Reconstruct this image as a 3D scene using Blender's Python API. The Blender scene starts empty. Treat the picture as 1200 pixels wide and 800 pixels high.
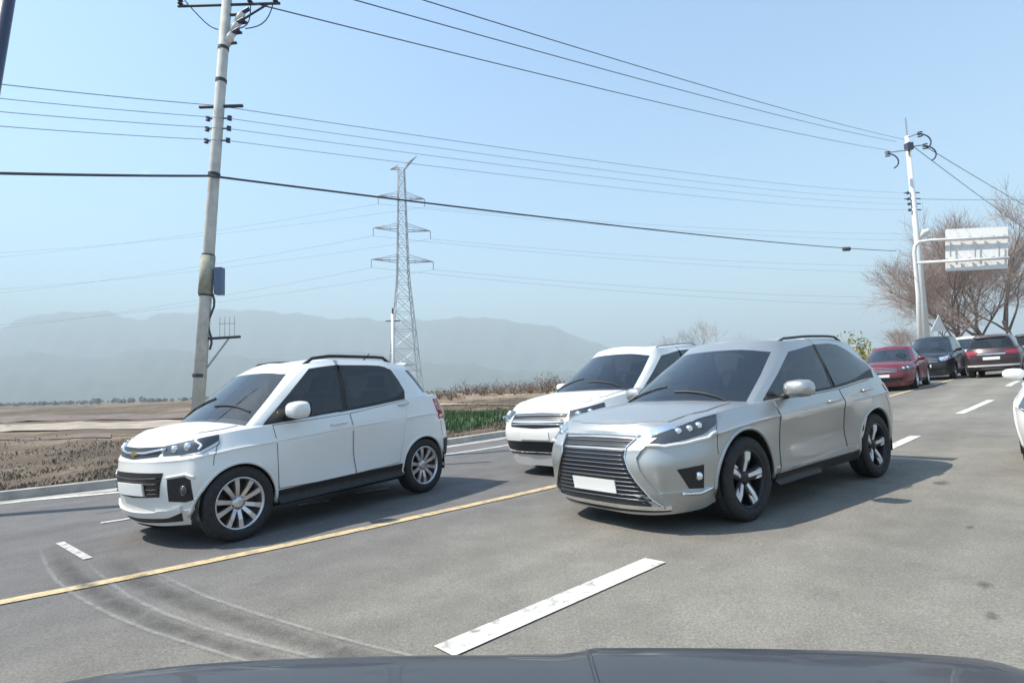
import bpy, bmesh, math, random
import numpy as np
from mathutils import Vector, Matrix
from mathutils.bvhtree import BVHTree

S = bpy.context.scene
COL = S.collection
rad = math.radians

# ------------------------------------------------------------------ camera
FPX = 668.9                      # focal length in pixels of a 1200 px wide picture
CAMH = 1.267                     # height of the camera over the road
def basis(pitch, roll):
    cp, sp, cr, sr = math.cos(pitch), math.sin(pitch), math.cos(roll), math.sin(roll)
    fw = np.array([0, cp, sp]); up = np.array([0, -sp, cp]); rt = np.array([1., 0, 0])
    return np.stack([cr*rt+sr*up, -sr*rt+cr*up, -fw], 1)
B_ROAD = basis(.0824, -.0631)    # camera against the sloping road
B_GRAV = basis(.0815, -.0310)    # camera against gravity
TILT = B_GRAV @ B_ROAD.T         # road plane -> world
CAM = TILT @ np.array([0, 0, CAMH])
cd = bpy.data.cameras.new('camera'); cam = bpy.data.objects.new('camera', cd); COL.objects.link(cam)
cd.sensor_fit = 'HORIZONTAL'; cd.sensor_width = 36; cd.lens = FPX/1200*36
cd.clip_start = .05; cd.clip_end = 40000
m = Matrix(B_GRAV.tolist()).to_4x4(); m.translation = Vector(CAM)
cam.matrix_world = m
S.camera = cam

# ------------------------------------------------------------------ light
SUN_EL, SUN_AZ = 53.0, -92.0
w = bpy.data.worlds.new('World'); S.world = w; w.use_nodes = True
nt = w.node_tree; bg = nt.nodes['Background']
sky = nt.nodes.new('ShaderNodeTexSky'); sky.sky_type = 'NISHITA'; sky.sun_disc = False
sky.sun_elevation = rad(SUN_EL); sky.sun_rotation = rad(SUN_AZ)
sky.air_density = 1.2; sky.dust_density = 1.0; sky.ozone_density = 0.4; sky.altitude = 50
tint = nt.nodes.new('ShaderNodeVectorMath'); tint.operation = 'MULTIPLY'; tint.inputs[1].default_value = (.80, .972, 1.05)   # camera white balance
nt.links.new(sky.outputs[0], tint.inputs[0]); nt.links.new(tint.outputs[0], bg.inputs[0]); bg.inputs[1].default_value = .15
sl = bpy.data.lights.new('sun', 'SUN'); sun = bpy.data.objects.new('sun', sl); COL.objects.link(sun)
sl.energy = 4.6; sl.angle = rad(.5); sl.color = (1, .925, .80)
sv = Vector((math.cos(rad(SUN_EL))*math.sin(rad(SUN_AZ)), math.cos(rad(SUN_EL))*math.cos(rad(SUN_AZ)), math.sin(rad(SUN_EL))))
sun.rotation_euler = sv.to_track_quat('Z', 'Y').to_euler()
S.view_settings.view_transform = 'Standard'; S.view_settings.look = 'None'
S.view_settings.exposure = .86; S.view_settings.gamma = 1.0; S.view_settings.use_curve_mapping = False
S.cycles.volume_bounces = 0; S.cycles.max_bounces = 8

# ------------------------------------------------------------------ coordinates
YAW = 3.9146 - math.pi
D = np.array([math.cos(YAW), math.sin(YAW)])      # away along the road
L = np.array([math.sin(YAW), -math.cos(YAW)])     # to the right across the road
def shift(t):                                     # the road bends right far ahead
    t = np.asarray(t, float); return .0045*np.clip(t-38, 0, 62)**2+.558*np.maximum(0, t-100)
def bump(t):                                      # the road climbs ahead
    t = np.asarray(t, float)
    a = np.clip(t-6.5, 0, 14.5); b = np.clip(t-21, 0, 40)
    return .0017*a*a + .0493*(b-b*b/8*(b < 4)-2*(b >= 4)) + .012*np.maximum(b-4, 0)-.0493*np.maximum(b-4, 0)
def tl(x, y):
    t = x*D[0]+y*D[1]; return t, x*L[0]+y*L[1]-shift(t)
def xy(t, l):
    l = l+shift(t); return t*D[0]+l*L[0], t*D[1]+l*L[1]
def W(x, y, z=0.):                                # road frame -> world, riding on the climb
    t = x*D[0]+y*D[1]
    return TILT @ np.array([x, y, float(bump(t))+z])
def Wt(t, l, z=0.):
    x, y = xy(t, l); return W(x, y, z)
def ray(px, py):
    return B_GRAV @ np.array([(px-600)/FPX, -(py-400)/FPX, -1.])
def at(px, py, depth): return CAM + ray(px, py)*depth
def pix(P):
    q = B_GRAV.T @ (np.asarray(P)-CAM); return 600-FPX*q[0]/q[2], 400+FPX*q[1]/q[2]
def sstep(a, b, x):
    q = np.clip((x-a)/(b-a), 0, 1); return q*q*(3-2*q)
T_END = 120.
def EL(t): return -9.45-.035*np.clip(9-t, 0, 9)**2      # white edge line
def KL(t): return -11.05-.017*np.clip(9-t, 0, 9)**2     # foot of the kerb
def terrain(x, y):
    """world height of the ground under road-frame position x, y (arrays)"""
    x = np.asarray(x, float); y = np.asarray(y, float)
    t, l = tl(x, y)
    tc = np.clip(t, -30, T_END)
    road = TILT[2, 0]*x + TILT[2, 1]*y + TILT[2, 2]*bump(tc)
    xr, yr = xy(tc, np.clip(l, -12.6, 6))
    edge = TILT[2, 0]*xr + TILT[2, 1]*yr + TILT[2, 2]*bump(tc)
    nz = .10*np.sin(x*.31+1)*np.sin(y*.27)+.05*np.sin(x*.9+y*.7)
    field = -1.05 + .35*np.sin(x*.013)*np.cos(y*.017) + nz + 1.6*sstep(3, 45, t)*(1-sstep(120, 260, y))
    rise = np.abs(edge-field)
    d = np.where(l < 0, -12.6-l, l-6)
    k = sstep(.6, 5+3.5*rise, d)
    kk = np.where(d <= 0, 0., k)
    base = np.where(d <= 0, road, edge)
    far = sstep(T_END, T_END+80, t)
    out = base*(1-kk)+field*kk
    return out*(1-far)+field*far + np.where(d > .3, nz*.5*sstep(.3, 3, d), 0)
def ground(px, py, dmin=1.5):
    """ground point (world) seen at a pixel"""
    r = ray(px, py); lo = None
    ti = np.linalg.inv(TILT)
    def gap(s):
        P = CAM+r*s; q = ti @ P
        return P[2]-float(terrain(q[0], q[1]))
    s = dmin
    while gap(s) > 0 and s < 6000: lo = s; s *= 1.02
    hi = s; lo = lo or dmin
    for _ in range(40):
        mid = (lo+hi)/2
        if gap(mid) > 0: lo = mid
        else: hi = mid
    return CAM+r*hi
def tl_of(P):
    q = np.linalg.inv(TILT) @ P; return tl(q[0], q[1])
def on_ground(px, depth):
    """ground point straight below the picture column px at a distance"""
    q = at(px, 440, depth); u = np.linalg.inv(TILT) @ q
    return np.array([q[0], q[1], float(terrain(u[0], u[1]))])

# ------------------------------------------------------------------ materials
def nodes(name):
    m = bpy.data.materials.new(name); m.use_nodes = True
    return m, m.node_tree.nodes, m.node_tree.links, m.node_tree.nodes['Principled BSDF']
def mat(name, col, rough=.5, metal=0., coat=0., spec=.5, noise=0., scale=8., bumpy=0., emit=None):
    m, n, l, p = nodes(name)
    p.inputs['Base Color'].default_value = (*col, 1); p.inputs['Roughness'].default_value = rough
    p.inputs['Metallic'].default_value = metal; p.inputs['Coat Weight'].default_value = coat
    p.inputs['Coat Roughness'].default_value = .03; p.inputs['Specular IOR Level'].default_value = spec
    if noise or bumpy:
        tc = n.new('ShaderNodeTexCoord'); t = n.new('ShaderNodeTexNoise'); t.inputs['Scale'].default_value = scale
        t.inputs['Detail'].default_value = 6
        l.new(tc.outputs['Object'], t.inputs['Vector'])
        if noise:
            r = n.new('ShaderNodeValToRGB'); r.color_ramp.elements[0].position = .3; r.color_ramp.elements[1].position = .7
            r.color_ramp.elements[0].color = (*[c*(1-noise) for c in col], 1)
            r.color_ramp.elements[1].color = (*[min(1, c*(1+noise)) for c in col], 1)
            l.new(t.outputs['Fac'], r.inputs['Fac']); l.new(r.outputs['Color'], p.inputs['Base Color'])
        if bumpy:
            b = n.new('ShaderNodeBump'); b.inputs['Strength'].default_value = bumpy; b.inputs['Distance'].default_value = .02
            l.new(t.outputs['Fac'], b.inputs['Height']); l.new(b.outputs['Normal'], p.inputs['Normal'])
    return m
def paint(name, col, metal=0., rough=.35, dirt=.12):
    m, n, l, p = nodes(name)
    p.inputs['Metallic'].default_value = metal
    p.inputs['Coat Weight'].default_value = .4; p.inputs['Coat Roughness'].default_value = .08
    tc = n.new('ShaderNodeTexCoord')
    a = n.new('ShaderNodeTexNoise'); a.inputs['Scale'].default_value = 2.2; a.inputs['Detail'].default_value = 5
    sp = n.new('ShaderNodeSeparateXYZ'); l.new(tc.outputs['Object'], a.inputs['Vector']); l.new(tc.outputs['Object'], sp.inputs[0])
    low = n.new('ShaderNodeMapRange'); low.inputs[1].default_value = .75; low.inputs[2].default_value = .22
    low.inputs[3].default_value = 0; low.inputs[4].default_value = 1; l.new(sp.outputs[2], low.inputs[0])
    mu = n.new('ShaderNodeMath'); mu.operation = 'MULTIPLY'; l.new(a.outputs['Fac'], mu.inputs[0]); l.new(low.outputs[0], mu.inputs[1])
    mx = n.new('ShaderNodeMix'); mx.data_type = 'RGBA'
    sc = n.new('ShaderNodeMath'); sc.operation = 'MULTIPLY'; sc.inputs[1].default_value = dirt*4; l.new(mu.outputs[0], sc.inputs[0])
    l.new(sc.outputs[0], mx.inputs['Factor']); mx.inputs['A'].default_value = (*col, 1); mx.inputs['B'].default_value = (.25, .22, .18, 1)
    l.new(mx.outputs['Result'], p.inputs['Base Color'])
    rr = n.new('ShaderNodeMapRange'); rr.inputs[3].default_value = rough-.05; rr.inputs[4].default_value = rough+.12
    l.new(a.outputs['Fac'], rr.inputs[0]); l.new(rr.outputs[0], p.inputs['Roughness'])
    return m
M = {}
M['white'] = paint('white_paint', (.76, .765, .75), 0, .28)
M['silver'] = paint('silver_paint', (.46, .465, .46), .68, .31, .0)
M['red'] = paint('red_paint', (.16, .010, .026), .2, .3)
M['black'] = paint('dark_paint', (.016, .02, .028), .1, .3, .06)
M['brown'] = paint('grey_paint', (.06, .036, .042), .3, .3)
M['slate'] = mat('reflection_slate', (.042, .043, .050), .5, 0, .35, .35, noise=.12, scale=3)  # tone of the dashboard reflection that is built as a bonnet
M['glass'] = mat('tinted_glass', (.012, .014, .018), .04, 0, .4, .6); M['glass'].node_tree.nodes['Principled BSDF'].inputs['Alpha'].default_value = .86
M['shield'] = mat('windscreen_glass', (.022, .03, .042), .04, 0, .8, .6); M['shield'].node_tree.nodes['Principled BSDF'].inputs['Alpha'].default_value = .74
M['seat'] = mat('seat_cloth', (.07, .068, .066), .8); M['cabin'] = mat('cabin_dark', (.018, .018, .02), .8)
M['trim'] = mat('black_trim', (.016, .016, .017), .55, noise=.3, scale=20)
M['gap'] = mat('panel_gap', (.008, .008, .009), .8)
M['rubber'] = mat('tyre_rubber', (.022, .022, .023), .8, noise=.4, scale=30, bumpy=.3)
M['alloy'] = mat('alloy_metal', (.62, .62, .64), .28, .9)
M['alloy_dark'] = mat('black_alloy', (.025, .025, .028), .35, .4)
M['machined'] = mat('machined_alloy', (.82, .82, .83), .35, .35)
M['chrome'] = mat('chrome', (.85, .86, .87), .1, 1.)
M['lens'] = mat('lamp_lens', (.055, .06, .066), .05, .3, 1.)
M['lamp'] = mat('lamp_reflector', (.85, .87, .9), .12, .85)
M['drl'] = mat('lamp_strip', (.82, .83, .82), .25, 0, .5)
M['tail'] = mat('tail_lamp_red', (.30, .012, .02), .12, 0, 1.)
M['plate'] = mat('plate_white', (.78, .79, .77), .45)
M['amber'] = mat('amber_lens', (.6, .2, .02), .15, 0, .8)
M['gold'] = mat('gold_emblem', (.55, .42, .14), .3, .8)
M['grille'] = mat('grille_dark', (.012, .013, .016), .35)
M['slat'] = mat('grille_bar', (.16, .18, .22), .35, .7)
M['concrete'] = mat('pole_concrete', (.55, .54, .50), .85, noise=.18, scale=5, bumpy=.2)
M['kerb'] = mat('kerb_concrete', (.36, .345, .32), .9, noise=.25, scale=3, bumpy=.3)
M['steel'] = mat('galvanised_steel', (.42, .44, .46), .45, .6, noise=.15)
M['steel_white'] = mat('pale_steel', (.74, .74, .73), .5, .1, noise=.06, scale=6)
M['dark_steel'] = mat('dark_steel', (.06, .065, .075), .6, .3)
M['tower'] = mat('tower_steel', (.42, .45, .48), .6, .3)
M['porcelain'] = mat('porcelain', (.72, .68, .64), .3, 0, .3)
M['insul'] = mat('dark_insulator', (.05, .06, .10), .35)
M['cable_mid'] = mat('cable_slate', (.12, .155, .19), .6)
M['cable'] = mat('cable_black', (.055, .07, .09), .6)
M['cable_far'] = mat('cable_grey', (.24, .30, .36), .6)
M['bark'] = mat('bark', (.17, .135, .115), .9, noise=.35, scale=6)
M['twig'] = mat('twig_brown', (.36, .275, .24), .9)
M['shrub'] = mat('shrub_brown', (.15, .095, .06), .95, noise=.4, scale=2)
M['leaf_a'] = mat('yellow_green_leaf', (.20, .19, .03), .7, noise=.5, scale=1.2)
M['blue_tarp'] = mat('blue_tarp', (.12, .26, .34), .6, noise=.2, scale=4)

# ------------------------------------------------------------------ helpers
def tag(o, label=None, cat=None, group=None, kind=None):
    if label: o['label'] = label
    if cat: o['category'] = cat
    if group: o['group'] = group
    if kind: o['kind'] = kind
    return o
def mesh_obj(name, V, F, material, parent=None, smooth=True, mats=None, midx=None):
    me = bpy.data.meshes.new(name)
    me.from_pydata([tuple(map(float, v)) for v in V], [], [tuple(map(int, f)) for f in F])
    for q in (mats or [material]): me.materials.append(q)
    if midx is not None: me.polygons.foreach_set('material_index', midx)
    if smooth: me.polygons.foreach_set('use_smooth', [True]*len(me.polygons))
    me.update()
    o = bpy.data.objects.new(name, me); COL.objects.link(o)
    if parent: o.parent = parent
    return o
def empty(name, M4=None):
    o = bpy.data.objects.new(name, None); COL.objects.link(o)
    o.empty_display_size = .2
    if M4 is not None: o.matrix_world = M4
    return o
def place(P, yaw=0.): return Matrix.Translation(Vector([float(c) for c in P])) @ Matrix.Rotation(yaw, 4, 'Z')
class MB:
    """gathers boxes, tubes and lathes; build() links them as one mesh object"""
    def __init__(s): s.V = []; s.F = []
    def add(s, V, F):
        b = len(s.V); s.V += [tuple(map(float, v)) for v in V]; s.F += [tuple(i+b for i in f) for f in F]; return s
    def box(s, c, size, rot=None, taper=1.):
        x, y, z = [q/2 for q in size]
        V = [Vector((sx*x*(taper if sz > 0 else 1), sy*y*(taper if sz > 0 else 1), sz*z)) for sz in (-1, 1) for sx, sy in ((-1, -1), (1, -1), (1, 1), (-1, 1))]
        if rot is not None: V = [rot @ v for v in V]
        V = [v+Vector(c) for v in V]
        return s.add(V, [(3, 2, 1, 0), (4, 5, 6, 7), (0, 1, 5, 4), (1, 2, 6, 5), (2, 3, 7, 6), (3, 0, 4, 7)])
    def tube(s, pts, r, n=8, cap=True):
        pts = [Vector([float(c) for c in p]) for p in pts]
        rs = r if isinstance(r, (list, tuple)) else [r]*len(pts)
        V = []; F = []; prev = None
        for i, p in enumerate(pts):
            d = (pts[min(i+1, len(pts)-1)]-pts[max(i-1, 0)]).normalized()
            if prev is None:
                a = d.cross(Vector((0, 0, 1)) if abs(d.z) < .9 else Vector((1, 0, 0))).normalized()
            else:
                a = (prev-d*prev.dot(d)).normalized()
            prev = a; b = d.cross(a)
            for k in range(n):
                q = 2*math.pi*k/n; V.append(p+(a*math.cos(q)+b*math.sin(q))*rs[i])
            if i:
                o = (i-1)*n
                F += [(o+k, o+(k+1) % n, o+n+(k+1) % n, o+n+k) for k in range(n)]
        if cap:
            F.append(tuple(range(n))[::-1]); F.append(tuple(range(len(V)-n, len(V))))
        return s.add(V, F)
    def lathe(s, prof, c=(0, 0, 0), axis='Z', n=24):
        """prof: (along axis, radius)"""
        V = []; F = []
        for h, r in prof:
            for k in range(n):
                q = 2*math.pi*k/n; a, b = r*math.cos(q), r*math.sin(q)
                V.append({'Z': (a, b, h), 'Y': (a, h, -b), 'X': (h, a, b)}[axis])
        for i in range(len(prof)-1):
            o = i*n; F += [(o+k, o+(k+1) % n, o+n+(k+1) % n, o+n+k) for k in range(n)]
        V = [tuple(v[i]+c[i] for i in range(3)) for v in V]
        return s.add(V, F)
    def build(s, name, material, parent=None, smooth=False): return mesh_obj(name, s.V, s.F, material, parent, smooth)
def copy_tree(o, parent=None):
    c = o.copy(); COL.objects.link(c); c.parent = parent
    for ch in o.children: copy_tree(ch, c)
    return c

# ------------------------------------------------------------------ vehicles
def crom(P, sub, g0=None, g1=None):
    """Catmull-Rom refinement of an array of points along axis 0"""
    P = np.asarray(P, float)
    a = P[0]*2-P[1] if g0 is None else g0
    b = P[-1]*2-P[-2] if g1 is None else g1
    Q = np.concatenate([a[None], P, b[None]]); out = []
    for i in range(len(P)-1):
        p0, p1, p2, p3 = Q[i:i+4]
        for k in range(sub):
            u = k/sub
            out.append(.5*(2*p1+(p2-p0)*u+(2*p0-5*p1+4*p2-p3)*u*u+(3*p1-p0-3*p2+p3)*u**3))
    out.append(P[-1]); return np.array(out)
FLIP = np.array([1., -1, 1])
def grid_faces(n, k, closed=False):
    f = []
    for c in range(n if closed else n-1):
        d = (c+1) % n
        for r in range(k-1): f.append((c*k+r, d*k+r, d*k+r+1, c*k+r+1))
    return f
def resample(P, n):
    P = np.asarray(P, float)
    s = np.concatenate([[0], np.cumsum(np.linalg.norm(np.diff(P, axis=0), axis=1))])
    q = np.linspace(0, s[-1], n)
    return np.stack([np.interp(q, s, P[:, i]) for i in range(P.shape[1])], 1)

class Car:
    def __init__(c, kind, body, gh, segs, wheels, wr, arch, pnt, dens=(8, 4), mat4=None, scale=None, crown=.07, lip='trim', roof_crown=.045):
        c.root = empty(kind, mat4); c.p = pnt; c.lip = lip
        c.wheels, c.wr, c.arch = wheels, wr, arch
        sc = np.array(scale or (1, 1, 1), float); c.ywid = sc[1]
        body = np.array([[(x, y, z) for x, y, z in col] for col in body])*sc
        gh = np.array(gh)*sc
        # lower body: pinch rows together so the shoulder and the rocker read as pressed creases
        body = np.stack([body[:, 0], body[:, 1], body[:, 1]+.16*(body[:, 2]-body[:, 1]), body[:, 2], body[:, 3]+.14*(body[:, 2]-body[:, 3]), body[:, 3]+np.array([0, 1, 0])*np.sign(body[:, 3, 1:2])*.007, body[:, 3]+.16*(body[:, 4]-body[:, 3]), body[:, 4]], 1)
        G = crom(body, dens[0], body[1]*FLIP, body[-2]*FLIP)
        G = np.moveaxis(crom(np.moveaxis(G, 1, 0), dens[1]), 0, 1)
        n, k = G.shape[:2]
        ring = np.concatenate([G, (G*FLIP)[-2:0:-1]])
        V = ring.reshape(-1, 3); F = grid_faces(len(ring), k, True)
        V = V.copy()
        ins = np.zeros(len(V), bool)
        for xw in wheels:
            d = np.hypot(V[:, 0]-xw, V[:, 2]-wr); i = (d < arch) & (np.abs(V[:, 1]) > .45); ins |= i
        F2 = [f for f in F if not all(ins[list(f)])]
        for xw in wheels:
            dx, dz = V[:, 0]-xw, V[:, 2]-wr; d = np.hypot(dx, dz)
            i = (d < arch) & (np.abs(V[:, 1]) > .45); kf = arch/np.maximum(d, 1e-3)
            V[i, 0] = xw+dx[i]*kf[i]; V[i, 2] = wr+dz[i]*kf[i]
        # deck between the two top rings (bonnet side to side)
        T = G[:, -1]; ny = 9; deck = []
        for x, y, z in T:
            q = min(1., y/(.75*sc[1])); q = q*q*(3-2*q)
            h = crown*(1 if x > 0 else .3)*q
            for j in range(ny):
                u = 1-2*j/(ny-1); deck.append((x, y*u, z+h*(1-abs(u)**2.4)))
        b = len(V); FD = []
        for i in range(n-1):
            for j in range(ny-1): FD.append((b+i*ny+j, b+i*ny+j+1, b+(i+1)*ny+j+1, b+(i+1)*ny+j))
        V = np.concatenate([V, np.array(deck)]); F2 = F2+FD
        c.body = mesh_obj('body', V, F2, pnt, c.root)
        c.bvh_body = BVHTree.FromPolygons([Vector(v) for v in V], F+FD)
        # greenhouse
        A = crom(gh, 3, gh[1]*FLIP, gh[-2]*FLIP); kk = 3
        R = []
        for col in A:
            rows = []
            for r in range(3):
                for u in (0, .5): rows.append(col[r]*(1-u)+col[r+1]*u+np.array([0, np.sign(col[r][1])*.012*(u*2), 0]) if r == 1 and u else col[r]*(1-u)+col[r+1]*u)
            rows.append(col[3]); R.append(rows)
        R = np.array(R); nA, nr = R.shape[:2]
        rr = np.concatenate([R, (R*FLIP)[-2:0:-1]]); nc = len(rr); V = rr.reshape(-1, 3)
        cats = {}
        def put(key, f): cats.setdefault(key, []).append(f)
        run = []; cur = None; idn = 0
        for s in segs:
            if s == cur: run.append((s, idn))
            else: idn += 1; run.append((s, idn)); cur = s
        for ci in range(nc):
            left = ci < nA-1; si = (ci if left else (nc-1-ci))//kk; s, idn = run[si]
            for r in range(nr-1):
                f = (ci*nr+r, (ci+1) % nc*nr+r, (ci+1) % nc*nr+r+1, ci*nr+r+1); band = r//2
                if band == 2: key = 'roof'
                elif s == 'ws': key = 'windscreen'
                elif s == 'rear': key = 'rear_window' if band == 1 else 'roof'
                elif s == 'side': key = ('side_window', idn, left) if band == 1 else 'window_trim'
                elif s == 'black': key = 'window_trim'
                else: key = 'roof'
                put(key, f)
        # roof panel
        b = len(V); TT = R[:, -1]; panel = []
        for x, y, z in TT:
            q = min(1., y/(.5*sc[1])); q = q*q*(3-2*q)
            for j in range(ny):
                u = 1-2*j/(ny-1); panel.append((x, y*u, z+roof_crown*q*(1-u*u)))
        V = np.concatenate([V, np.array(panel)])
        for i in range(nA-1):
            for j in range(ny-1): put('roof', (b+i*ny+j, b+i*ny+j+1, b+(i+1)*ny+j+1, b+(i+1)*ny+j))
        allF = []
        for key, fs in cats.items():
            name = key if isinstance(key, str) else key[0]
            mm = {'roof': pnt, 'windscreen': M['shield'], 'rear_window': M['glass'], 'side_window': M['glass'], 'window_trim': M['trim']}[name]
            use = sorted({i for f in fs for i in f}); mp = {q: i for i, q in enumerate(use)}
            o = mesh_obj(name, V[use], [tuple(mp[i] for i in f) for f in fs], mm, c.root)
            if name == 'roof': c.roof = o
            allF += fs
        c.bvh_top = BVHTree.FromPolygons([Vector(v) for v in V], allF)
        # underside and wheel wells
        u = MB(); xa, xb = wheels
        u.box(((xa+xb)/2, 0, wr-.03), (xa-xb-2*arch, 1.62*sc[1], .16)); u.box(((xa+xb)/2, 0, wr), (xa-xb+.75, 1.1*sc[1], .16))
        u.build('underbody', M['gap'], c.root)
        for xw in wheels:
            for s in (1, -1):
                y1 = (c.ys(xw+arch*.75, wr+arch*.7)-.015)*s
                a = [(-y1*0+s*.45, .05), (s*.45, arch), (y1, arch+.006)]
                nv_ = 20; Vw = []
                for q in np.linspace(-14, 194, nv_):
                    Vw += [(xw+r_*math.cos(rad(q)), y_, wr+r_*math.sin(rad(q))) for y_, r_ in a]
                mesh_obj('wheel_well', Vw, [(i_*3+j_, i_*3+3+j_, i_*3+4+j_, i_*3+1+j_) for i_ in range(nv_-1) for j_ in range(2)], M['gap'], c.root)
                pts = []
                for q in np.linspace(-24, 204, 29):
                    x, z = xw+(arch+.012)*math.cos(rad(q)), wr+(arch+.012)*math.sin(rad(q))
                    if z < .27: continue
                    pts.append((x, s*(c.ys(x, z)-.006), z))
                MB().tube(pts, .020, 6).build('arch_trim', M[lip] if lip != 'paint' else pnt, c.root, True)
    def cabin(c, xw, xr, wheel=True):
        """what shows through the glass: floor, seats, steering wheel"""
        sy = c.ywid
        c.patch('cabin_floor', [[(xw, .70*sy, 0), (xw, 0, 0), (xw, -.70*sy, 0)], [(xr, .70*sy, 0), (xr, 0, 0), (xr, -.70*sy, 0)]], 'top', M['cabin'], .012, 9, 14, .01)
        h, nn = c.hit((0, 0, 4), (0, 0, -1)); z0 = h.z-.06
        for x in (.02, -.86):
            for y in (.37, -.37):
                mb = MB(); rot = Matrix.Rotation(-.2, 3, 'Y')
                mb.box((x, y*sy, z0+.10), (.13, .46*sy, .30), rot, .82); mb.box((x-.055, y*sy, z0+.36), (.09, .25*sy, .17), rot, .8)
                mb.build('seat', M['seat'], c.root)
        mb = MB(); mb.tube([(.62+.05*math.sin(q)*.6, .37*sy+.17*math.cos(q), z0+.13+.15*math.sin(q)) for q in np.linspace(0, 6.283, 20)], .016, 6, False); mb.build('steering_wheel', M['cabin'], c.root, True)
    def hit(c, o, d, top=False):
        h = (c.bvh_top if top else c.bvh_body).ray_cast(Vector(o), Vector(d).normalized())
        return h[0], h[1]
    def ys(c, x, z):
        h, nn = c.hit((x, 3, z), (0, -1, 0)); return h.y if h else .86
    def snap(c, p, mode):
        x, y, z = p
        if mode == 'side': o, d = (x, 3, z), (0, -1, 0)
        elif mode == 'top': o, d = (x, y, 4), (0, 0, -1)
        elif mode == 'x': o, d = (5, y, z), (-1, 0, 0)
        elif mode == 'bx': o, d = (-5, y, z), (1, 0, 0)
        else:
            xc = 1.0 if mode == 'front' else -1.0
            v = Vector((x-xc, y, 0)).normalized()
            o, d = (xc+v.x*5, v.y*5, z), -v
        h, nn = c.hit(o, d)
        if h is None: return Vector(p), -Vector(d).normalized()
        if nn.dot(Vector(d)) > 0: nn = -nn
        return h, nn
    def patch(c, name, rows, mode, m, off=.006, nu=10, nv=4, thick=.02, side=1, parent=None, bulge=0.):
        """a plate that follows the body: rows of points, top row first, each front to rear / left to right"""
        rows = [resample(r, nu) for r in rows]
        P = []
        for i in range(len(rows)-1):
            for k in range(nv):
                u = k/nv; P.append(rows[i]*(1-u)+rows[i+1]*u)
        P.append(rows[-1]); nrow = len(P)
        V = []; N = []
        for i, r in enumerate(P):
            for j, p in enumerate(r):
                h, nn = c.snap(p, mode)
                if mode in ('side', 'top', 'x', 'bx'): nn = Vector({'side': (0, 1, 0), 'top': (0, 0, 1), 'x': (1, 0, 0), 'bx': (-1, 0, 0)}[mode])
                e = off+bulge*math.sin(math.pi*i/(nrow-1))*math.sin(math.pi*j/(nu-1))
                V.append(h+nn*e); N.append(nn)
        F = [(i*nu+j, (i+1)*nu+j, (i+1)*nu+j+1, i*nu+j+1) for i in range(nrow-1) for j in range(nu-1)]
        edge = [j for j in range(nu)]+[i*nu+nu-1 for i in range(1, nrow)]+[(nrow-1)*nu+j for j in range(nu-2, -1, -1)]+[i*nu for i in range(nrow-2, 0, -1)]
        ne = len(edge); b = len(V)+ne; b0 = len(V)
        V += [V[e] for e in edge]
        for e in edge: V.append(V[e]-N[e]*thick)
        F += [(b0+i, b0+(i+1) % ne, b+(i+1) % ne, b+i) for i in range(ne)]
        # consistent outward facing
        f0 = F[len(F)//3 if len(F) > 3 else 0]; f0 = F[0]
        nrm = (V[f0[1]]-V[f0[0]]).cross(V[f0[2]]-V[f0[0]])
        if nrm.dot(N[f0[0]]) < 0: F = [f[::-1] for f in F]
        if side < 0: V = [Vector((v.x, -v.y, v.z)) for v in V]; F = [f[::-1] for f in F]
        o = mesh_obj(name, V, F, m, parent or c.root)
        o.data.polygons.foreach_set('use_smooth', [i < (nrow-1)*(nu-1) for i in range(len(F))])
        return o
    def pair(c, *a, **k):
        par = k.pop('parents', (None, None))
        return [c.patch(*a, side=s, parent=q, **k) for s, q in zip((1, -1), par)]
    def line(c, name, pts, mode, r, m, off=.004, n=20, side=1, parent=None, sides=6):
        P = []
        for p in resample(pts, n):
            h, nn = c.snap(p, mode); h = h+nn*off
            P.append((h.x, h.y*side, h.z))
        return MB().tube(P, r, sides).build(name, m, parent or c.root, True)
    def door(c, top, bot, handle, hm):
        """top/bottom rows of (x,z) front to rear; dark gap below, panel above"""
        T = [(x, .9, z) for x, z in top]; B = [(x, .9, z) for x, z in bot]
        e = .006
        def grow(r, dz):
            r = [list(p) for p in r]; r[0][0] += e; r[-1][0] -= e
            for p in r: p[2] += dz
            return r
        for s in (1, -1):
            c.patch('door_gap', [grow(T, e), grow(B, -e)], 'side', M['gap'], .0015, 12, 10, .004, s)
            d = c.patch('door', [T, B], 'side', c.p, .006, 12, 10, .006, s)
            if handle:
                hx, hz = handle; y = c.ys(hx, hz)+.03
                mb = MB(); mb.tube([(hx+.11, s*(y-.025), hz-.004), (hx+.085, s*y, hz), (hx-.085, s*y, hz+.012), (hx-.11, s*(y-.025), hz+.012)], .014, 8)
                mb.build('handle', hm, d, True)
    def bonnet(c, rows):
        e = .007
        g = [[(x+(e if i == 0 else -e if i == len(rows)-1 else 0), y+(e if j == 0 else -e if j == len(r)-1 else 0), 0) for j, (x, y) in enumerate(r)] for i, r in enumerate(rows)]
        c.patch('bonnet_gap', g, 'top', M['gap'], .0015, 14, 3, .004)
        c.hood = c.patch('bonnet', [[(x, y, 0) for x, y in r] for r in rows], 'top', c.p, .007, 14, 3, .008)
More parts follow.
